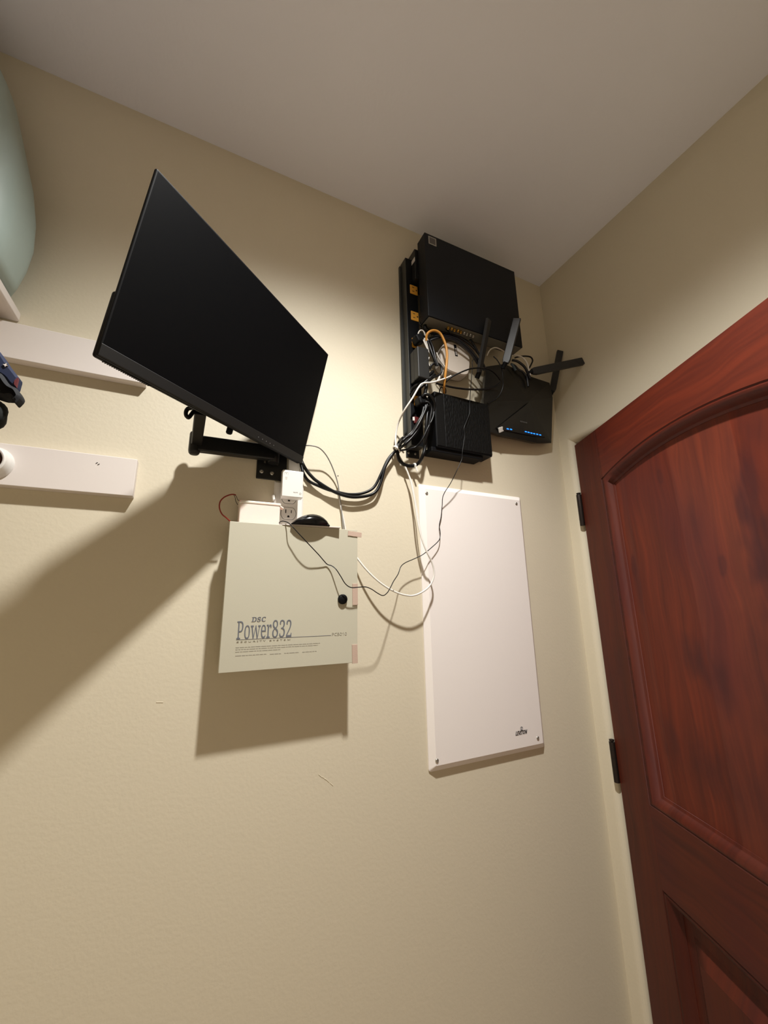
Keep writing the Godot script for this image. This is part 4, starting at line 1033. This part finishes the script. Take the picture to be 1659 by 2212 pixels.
	cable("strip_cable", "black cable hanging beside the modem's edge from the lowest yellow socket", [Vector3(0.3056, 2.0748, 0.0660), Vector3(0.3166, 2.0724, 0.0700), Vector3(0.3250, 2.0571, 0.0700), Vector3(0.3201, 2.0247, 0.0680), Vector3(0.3149, 1.9908, 0.0640), Vector3(0.3111, 1.9659, 0.0560), Vector3(0.3104, 1.9478, 0.0460)], 0.0034, M.cable_black)
	cable("white_cable", "white cable bent from the cable bundle past the power strip down to the tie", [Vector3(0.3979, 2.1772, 0.0700), Vector3(0.3848, 2.1670, 0.0740), Vector3(0.3558, 2.1480, 0.0800), Vector3(0.3243, 2.1310, 0.0820), Vector3(0.2937, 2.1205, 0.0820), Vector3(0.2810, 2.1072, 0.0800), Vector3(0.2638, 2.0737, 0.0720), Vector3(0.2470, 2.0418, 0.0560), Vector3(0.2428, 2.0183, 0.0270), Vector3(0.2388, 1.9895, 0.0180), Vector3(0.2356, 1.9605, 0.0200), Vector3(0.2365, 1.9360, 0.0240)], 0.0025, M.cable_white)
	cable("white_cable", "long white cable dropping in a wide loop over the panel cover's edge to the cabinet", [Vector3(0.2406, 1.9356, 0.0160), Vector3(0.2552, 1.9105, 0.0168), Vector3(0.2663, 1.8884, 0.0191), Vector3(0.2764, 1.8566, 0.0225), Vector3(0.2817, 1.8221, 0.0261), Vector3(0.2853, 1.7852, 0.0300), Vector3(0.2877, 1.7400, 0.0350), Vector3(0.2938, 1.6960, 0.0408), Vector3(0.3057, 1.6570, 0.0460), Vector3(0.3185, 1.6334, 0.0460), Vector3(0.3250, 1.6098, 0.0460), Vector3(0.3218, 1.5884, 0.0460), Vector3(0.3069, 1.5673, 0.0460), Vector3(0.2819, 1.5523, 0.0460), Vector3(0.2557, 1.5456, 0.0450), Vector3(0.2234, 1.5513, 0.0430), Vector3(0.1924, 1.5658, 0.0400), Vector3(0.1657, 1.5858, 0.0340), Vector3(0.1424, 1.6106, 0.0260), Vector3(0.1262, 1.6334, 0.0180), Vector3(0.1163, 1.6485, 0.0120)], 0.0023, M.cable_white)
	cable("white_cable", "thin white strand lying next to the long white cable over the panel's corner", [Vector3(0.2645, 1.8879, 0.0198), Vector3(0.2806, 1.8519, 0.0224), Vector3(0.2874, 1.8060, 0.0251), Vector3(0.2927, 1.7740, 0.0263), Vector3(0.2946, 1.7352, 0.0302), Vector3(0.2991, 1.6933, 0.0364), Vector3(0.3056, 1.6596, 0.0440)], 0.0016, M.cable_white)
	tie(Vector3(0.2381, 1.9388, 0.0210), Vector3(0.2522, 1.9545, 0.0250) - Vector3(0.2231, 1.9196, 0.0190), 0.0105, Vector3(0.016, -0.012, 0.002), "white cable tie gathering the screen cables beside the strip's foot")
	tie(Vector3(0.2919, 1.8994, 0.0210), Vector3(1, 0.1, 0), 0.0054, Vector3(0.006, -0.018, 0.0), "white cable tie around the bottom of the black cable loop")
	# mouse cord
	cable("mouse_cable", "thin black cord winding from the mouse past the panel cover up to the devices", [Vector3(-0.0731, 1.7027, 0.0500), Vector3(-0.0755, 1.7027, 0.0600), Vector3(-0.0737, 1.7038, 0.0680), Vector3(-0.0689, 1.7035, 0.0740), Vector3(-0.0619, 1.6990, 0.0840), Vector3(-0.0560, 1.6902, 0.0950), Vector3(-0.0465, 1.6794, 0.0980), Vector3(-0.0318, 1.6640, 0.1005), Vector3(-0.0139, 1.6473, 0.0990), Vector3(0.0050, 1.6322, 0.0910), Vector3(0.0201, 1.6196, 0.0830), Vector3(0.0288, 1.6131, 0.0790), Vector3(0.0381, 1.6095, 0.0830), Vector3(0.0458, 1.6016, 0.0890), Vector3(0.0549, 1.5863, 0.0940), Vector3(0.0646, 1.5703, 0.0970), Vector3(0.0772, 1.5624, 0.0980), Vector3(0.0956, 1.5630, 0.0980), Vector3(0.1125, 1.5637, 0.0970), Vector3(0.1283, 1.5588, 0.0940), Vector3(0.1437, 1.5508, 0.0900), Vector3(0.1603, 1.5453, 0.0840), Vector3(0.1743, 1.5512, 0.0770), Vector3(0.1869, 1.5633, 0.0690), Vector3(0.2003, 1.5791, 0.0600), Vector3(0.2205, 1.5982, 0.0460), Vector3(0.2330, 1.6175, 0.0380), Vector3(0.2486, 1.6283, 0.0340), Vector3(0.2730, 1.6382, 0.0320), Vector3(0.2957, 1.6484, 0.0340), Vector3(0.3118, 1.6591, 0.0360), Vector3(0.3279, 1.6705, 0.0340), Vector3(0.3502, 1.6872, 0.0300), Vector3(0.3608, 1.6986, 0.0260), Vector3(0.3659, 1.7162, 0.0220), Vector3(0.3653, 1.7360, 0.0200), Vector3(0.3715, 1.7622, 0.0220), Vector3(0.3723, 1.7901, 0.0280), Vector3(0.3711, 1.8111, 0.0340), Vector3(0.3757, 1.8274, 0.0400), Vector3(0.3900, 1.8502, 0.0460), Vector3(0.4013, 1.8729, 0.0520), Vector3(0.4091, 1.8905, 0.0560), Vector3(0.4203, 1.9121, 0.0580), Vector3(0.4272, 1.9281, 0.0590), Vector3(0.4300, 1.9495, 0.0595), Vector3(0.4371, 1.9792, 0.0595), Vector3(0.4413, 2.0015, 0.0595), Vector3(0.4413, 2.0234, 0.0595), Vector3(0.4503, 2.0442, 0.0595), Vector3(0.4645, 2.0755, 0.0595), Vector3(0.4679, 2.1065, 0.0595), Vector3(0.4697, 2.1398, 0.0640), Vector3(0.4705, 2.1821, 0.0720), Vector3(0.4732, 2.2185, 0.0780), Vector3(0.4724, 2.2376, 0.0800), Vector3(0.4823, 2.2531, 0.0800)], 0.0011, M.cable_black)
	# around the white hub
	cable("orange_cable", "orange network cable arching over the white hub into the modem", [Vector3(0.3184, 2.2715, 0.0700), Vector3(0.3165, 2.2821, 0.0740), Vector3(0.3192, 2.2909, 0.0780), Vector3(0.3278, 2.2992, 0.0800), Vector3(0.3394, 2.3039, 0.0820), Vector3(0.3508, 2.3021, 0.0840), Vector3(0.3594, 2.2956, 0.0850), Vector3(0.3675, 2.2802, 0.0860), Vector3(0.3737, 2.2597, 0.0870), Vector3(0.3762, 2.2342, 0.0870), Vector3(0.3751, 2.2077, 0.0850), Vector3(0.3723, 2.1816, 0.0820), Vector3(0.3717, 2.1580, 0.0760), Vector3(0.3737, 2.1421, 0.0680), Vector3(0.3790, 2.1339, 0.0580), Vector3(0.3875, 2.1307, 0.0450)], 0.0037, M.orange_cable)
	for s in [
		[[Vector3(0.3801, 2.1445, 0.0500), Vector3(0.3740, 2.1450, 0.0520), Vector3(0.3713, 2.1374, 0.0480), Vector3(0.3745, 2.1304, 0.0400)], "short dark lead beside the orange cable's end on top of the modem"],
		[[Vector3(0.3798, 2.1420, 0.0600), Vector3(0.3898, 2.1397, 0.0520), Vector3(0.3968, 2.1356, 0.0400)], "short dark lead just under the orange cable's tip"]]:
		cable("modem_lead", s[1], s[0], 0.0016, M.black)
	var hose := [
		["navy_cable", "dark blue cable bowing over the white hub, outermost strand", [Vector3(0.3332, 2.2875, 0.0600), Vector3(0.3525, 2.2988, 0.0660), Vector3(0.3779, 2.3085, 0.0680), Vector3(0.4033, 2.3118, 0.0700), Vector3(0.4321, 2.3080, 0.0720), Vector3(0.4621, 2.2944, 0.0720), Vector3(0.4903, 2.2762, 0.0700), Vector3(0.5130, 2.2558, 0.0660), Vector3(0.5343, 2.2374, 0.0600)], 0.0036],
		["navy_cable", "dark blue cable bowing over the white hub, strand touching its upper edge", [Vector3(0.3302, 2.2776, 0.0640), Vector3(0.3513, 2.2880, 0.0720), Vector3(0.3751, 2.2957, 0.0760), Vector3(0.4036, 2.2984, 0.0780), Vector3(0.4334, 2.2915, 0.0780), Vector3(0.4614, 2.2786, 0.0760), Vector3(0.4843, 2.2651, 0.0720), Vector3(0.5053, 2.2488, 0.0660)], 0.0036],
		["navy_cable", "dark blue cable passing below the port panel between its connectors and the hub", [Vector3(0.3451, 2.3100, 0.0580), Vector3(0.3741, 2.3242, 0.0600), Vector3(0.4064, 2.3264, 0.0620), Vector3(0.4408, 2.3290, 0.0620), Vector3(0.4716, 2.3203, 0.0620), Vector3(0.4989, 2.3053, 0.0620), Vector3(0.5274, 2.2817, 0.0600)], 0.0034],
		["navy_cable", "dark blue cable leading from the port panel down behind the first antenna", [Vector3(0.4681, 2.3472, 0.0600), Vector3(0.4786, 2.3377, 0.0640), Vector3(0.4932, 2.3175, 0.0660), Vector3(0.5090, 2.2924, 0.0660), Vector3(0.5278, 2.2640, 0.0620), Vector3(0.5453, 2.2427, 0.0560)], 0.003],
	]
	for h in hose: cable(h[0], h[1], h[2], h[3], M.cable_navy, "dark blue cables above the white hub")
	cable("black_hose", "thick glossy black cable bundle falling between the strip and the flat box", [Vector3(0.3418, 2.5221, 0.0450), Vector3(0.3408, 2.4949, 0.0460), Vector3(0.3390, 2.4508, 0.0470), Vector3(0.3348, 2.4001, 0.0500), Vector3(0.3263, 2.3552, 0.0580), Vector3(0.3208, 2.3217, 0.0620), Vector3(0.3364, 2.3140, 0.0620), Vector3(0.3637, 2.3145, 0.0600), Vector3(0.3950, 2.3176, 0.0580), Vector3(0.4341, 2.3212, 0.0560)], 0.0062, M.cable_black)
	cable("black_cable", "thin black cable bowing from the flat box's corner across its port panel", [Vector3(0.3353, 2.3589, 0.0700), Vector3(0.3472, 2.3567, 0.0740), Vector3(0.3618, 2.3488, 0.0760), Vector3(0.3759, 2.3374, 0.0760), Vector3(0.3916, 2.3278, 0.0740), Vector3(0.4092, 2.3203, 0.0720), Vector3(0.4288, 2.3179, 0.0680)], 0.0022, M.cable_black)
	cable("black_cable", "thin twisted black cord dangling beside the second yellow socket", [Vector3(0.3170, 2.3716, 0.0450), Vector3(0.3207, 2.3591, 0.0460), Vector3(0.3130, 2.3428, 0.0470), Vector3(0.3183, 2.3310, 0.0480), Vector3(0.3116, 2.3114, 0.0500), Vector3(0.3160, 2.2956, 0.0520)], 0.0016, M.cable_black)
	cable("white_lead", "small white cord loop standing above the angled plug", [Vector3(0.2968, 2.2841, 0.0600), Vector3(0.2977, 2.2970, 0.0620), Vector3(0.3031, 2.3051, 0.0640), Vector3(0.3110, 2.3069, 0.0640), Vector3(0.3170, 2.3001, 0.0640), Vector3(0.3208, 2.2870, 0.0620)], 0.0021, M.cable_white)
	# one white cord folded to and fro
	var fold := []
	for i in 5:
		var u := i * 0.0031
		var line := [Vector3(0.3087, 2.2730, 0.0680) + Vector3(u, 0.001 * i, 0.001 * i), Vector3(0.3188, 2.2470, 0.0700) + Vector3(u, 0, 0), Vector3(0.3319, 2.2264, 0.0700) + Vector3(u * 0.7, 0, 0)]
		if i % 2 == 1: line.reverse()
		fold.append_array(line)
	cable("folded_lead", "white lead folded to and fro into a flat bundle beside the orange cable's start", fold, 0.0014, M.cable_white)
	cable("white_lead", "white cord running from the folded bundle down under the hub's lower edge", [Vector3(0.3572, 2.2480, 0.0620), Vector3(0.3628, 2.2341, 0.0620), Vector3(0.3732, 2.2227, 0.0600), Vector3(0.3838, 2.2144, 0.0580), Vector3(0.3934, 2.2049, 0.0600)], 0.002, M.cable_white)
	cable("white_lead", "white cord curling beside the power brick", [Vector3(0.3253, 2.2184, 0.0700), Vector3(0.3215, 2.2053, 0.0700), Vector3(0.3255, 2.1914, 0.0700), Vector3(0.3355, 2.1803, 0.0680)], 0.0016, M.cable_white)
	cable("white_lead", "short thick white lead disappearing behind the orange cable under the hub", [Vector3(0.3735, 2.1938, 0.0620), Vector3(0.3695, 2.1806, 0.0620), Vector3(0.3654, 2.1701, 0.0600), Vector3(0.3610, 2.1592, 0.0560)], 0.0042, M.cable_white)
	# black coil and bundle
	cable("cable_coil", "black coiled cord lying in a ring beside the white hub", [Vector3(0.3238, 2.1766, 0.0740), Vector3(0.3266, 2.1883, 0.0780), Vector3(0.3382, 2.1962, 0.0800), Vector3(0.3523, 2.1970, 0.0800), Vector3(0.3596, 2.1870, 0.0800), Vector3(0.3572, 2.1714, 0.0800), Vector3(0.3478, 2.1606, 0.0790), Vector3(0.3356, 2.1536, 0.0780), Vector3(0.3259, 2.1494, 0.0760), Vector3(0.3200, 2.1425, 0.0700)], 0.003, M.cable_black)
	cable("bundle_cable", "black cable falling straight from the angled plug into the coiled cord", [Vector3(0.3212, 2.2797, 0.0660), Vector3(0.3247, 2.2568, 0.0740), Vector3(0.3288, 2.2325, 0.0780), Vector3(0.3357, 2.2090, 0.0800), Vector3(0.3425, 2.1899, 0.0800)], 0.004, M.cable_black)
	cable("bundle_cable", "second black cable dropping beside the folded white strands into the coil", [Vector3(0.3323, 2.2800, 0.0660), Vector3(0.3356, 2.2555, 0.0740), Vector3(0.3382, 2.2322, 0.0780), Vector3(0.3405, 2.2103, 0.0800), Vector3(0.3459, 2.1896, 0.0820)], 0.0035, M.cable_black)
	var offs := [Vector3(), Vector3(0.004, -0.008, 0.004), Vector3(0.0, -0.016, 0.002), Vector3(0.006, 0.007, -0.004)]
	var said := ["topmost of the black cables slanting from the coil to the strip", "second of the black cables slanting from the coil to the strip", "lowest of the black cables slanting from the coil to the strip", "rear black cable slanting behind the others from the coil to the strip"]
	for i in 4:
		var line := []
		for p in [Vector3(0.3338, 2.1712, 0.0700), Vector3(0.3195, 2.1574, 0.0720), Vector3(0.3045, 2.1427, 0.0680), Vector3(0.2905, 2.1291, 0.0600), Vector3(0.2808, 2.1207, 0.0500), Vector3(0.2791, 2.1144, 0.0420)]: line.append(p + offs[i])
		cable("slanting_cable", said[i], line, 0.0046, M.cable_black, "black cables slanting to the strip")
	cable("drop_cable", "black cable hanging straight down between the slanting cables and the lower plug", [Vector3(0.3123, 2.1406, 0.0700), Vector3(0.3115, 2.1229, 0.0700), Vector3(0.3089, 2.1060, 0.0680), Vector3(0.3059, 2.0873, 0.0640)], 0.005, M.cable_black)
	cable("drop_cable", "thick black cable arching from the lower plug over the modem's edge", [Vector3(0.2963, 2.0863, 0.0700), Vector3(0.3025, 2.0922, 0.0750), Vector3(0.3127, 2.0916, 0.0780), Vector3(0.3229, 2.0854, 0.0780), Vector3(0.3310, 2.0764, 0.0740), Vector3(0.3356, 2.0633, 0.0680), Vector3(0.3322, 2.0426, 0.0620)], 0.0045, M.cable_black)
	# cords in front of modem and router
	cable("looping_cable", "black cord rising from the coil in a high arc over the modem to the router", [Vector3(0.3726, 2.1429, 0.0660), Vector3(0.3823, 2.1569, 0.0720), Vector3(0.3936, 2.1673, 0.0800), Vector3(0.4149, 2.1802, 0.0880), Vector3(0.4344, 2.1908, 0.0940), Vector3(0.4571, 2.2018, 0.0960), Vector3(0.4923, 2.2127, 0.0960), Vector3(0.5207, 2.2175, 0.0940), Vector3(0.5435, 2.2156, 0.0900), Vector3(0.5608, 2.2096, 0.0860), Vector3(0.5763, 2.2025, 0.0800)], 0.0022, M.cable_black)
	cable("looping_cable", "thick black cord crossing the bare wall just above the modem's top", [Vector3(0.3500, 2.1456, 0.0620), Vector3(0.3726, 2.1429, 0.0660), Vector3(0.3955, 2.1403, 0.0700), Vector3(0.4220, 2.1400, 0.0740), Vector3(0.4525, 2.1420, 0.0780), Vector3(0.4890, 2.1489, 0.0800), Vector3(0.5249, 2.1598, 0.0800), Vector3(0.5551, 2.1749, 0.0800), Vector3(0.5792, 2.1963, 0.0780)], 0.0029, M.cable_black)
	cable("looping_cable", "thin black cord bent round the router's side, open end over its left facet", [Vector3(0.5585, 2.2811, 0.0800), Vector3(0.5686, 2.2682, 0.0840), Vector3(0.5779, 2.2498, 0.0860), Vector3(0.5832, 2.2300, 0.0860), Vector3(0.5847, 2.2104, 0.0840), Vector3(0.5880, 2.1909, 0.0800), Vector3(0.5837, 2.1696, 0.0760), Vector3(0.5722, 2.1499, 0.0720), Vector3(0.5578, 2.1360, 0.0680), Vector3(0.5344, 2.1203, 0.0640)], 0.0017, M.cable_black)
	cable("white_lead", "white cord arching under the flat box between the two upright antennas", [Vector3(0.5507, 2.2949, 0.0600), Vector3(0.5562, 2.3090, 0.0640), Vector3(0.5670, 2.3206, 0.0680), Vector3(0.5829, 2.3265, 0.0700), Vector3(0.6000, 2.3255, 0.0700), Vector3(0.6189, 2.3229, 0.0680)], 0.0021, M.cable_white)
	cable("white_lead", "white cord bending down to the router beside the second antenna", [Vector3(0.6604, 2.3360, 0.0500), Vector3(0.6748, 2.3345, 0.0560), Vector3(0.6952, 2.3324, 0.0600), Vector3(0.7109, 2.3249, 0.0620), Vector3(0.7214, 2.3102, 0.0620), Vector3(0.7249, 2.2900, 0.0620), Vector3(0.7304, 2.2687, 0.0620)], 0.0026, M.cable_white)
	cable("black_cable", "black cord looped behind the white cord at the router's upper edge", [Vector3(0.6902, 2.3384, 0.0400), Vector3(0.7103, 2.3456, 0.0460), Vector3(0.7365, 2.3514, 0.0500), Vector3(0.7535, 2.3504, 0.0520), Vector3(0.7595, 2.3394, 0.0520), Vector3(0.7517, 2.3222, 0.0500), Vector3(0.7407, 2.3044, 0.0480)], 0.0026, M.cable_black)
	cable("navy_cable", "dark blue cable bunched under the white cord at the router's upper edge", [Vector3(0.6661, 2.3165, 0.0500), Vector3(0.6804, 2.3132, 0.0560), Vector3(0.6958, 2.3044, 0.0600), Vector3(0.7088, 2.2927, 0.0620), Vector3(0.7187, 2.2744, 0.0620), Vector3(0.7265, 2.2556, 0.0620)], 0.0042, M.cable_navy)
	cable("navy_cable", "dark blue cable spilling over the router beside the second antenna's foot", [Vector3(0.6603, 2.3009, 0.0500), Vector3(0.6657, 2.2893, 0.0600), Vector3(0.6763, 2.2760, 0.0640), Vector3(0.6937, 2.2690, 0.0660), Vector3(0.7080, 2.2538, 0.0660), Vector3(0.7096, 2.2200, 0.0660)], 0.0034, M.cable_navy)
	cable("pale_plug", "pale blue network plug lying on the router by the second antenna", [Vector3(0.6460, 2.2872, 0.0660), Vector3(0.6526, 2.2758, 0.0680), Vector3(0.6593, 2.2656, 0.0680)], 0.0042, mat(Color(0.30, 0.37, 0.42), 0.4), "", "plug")
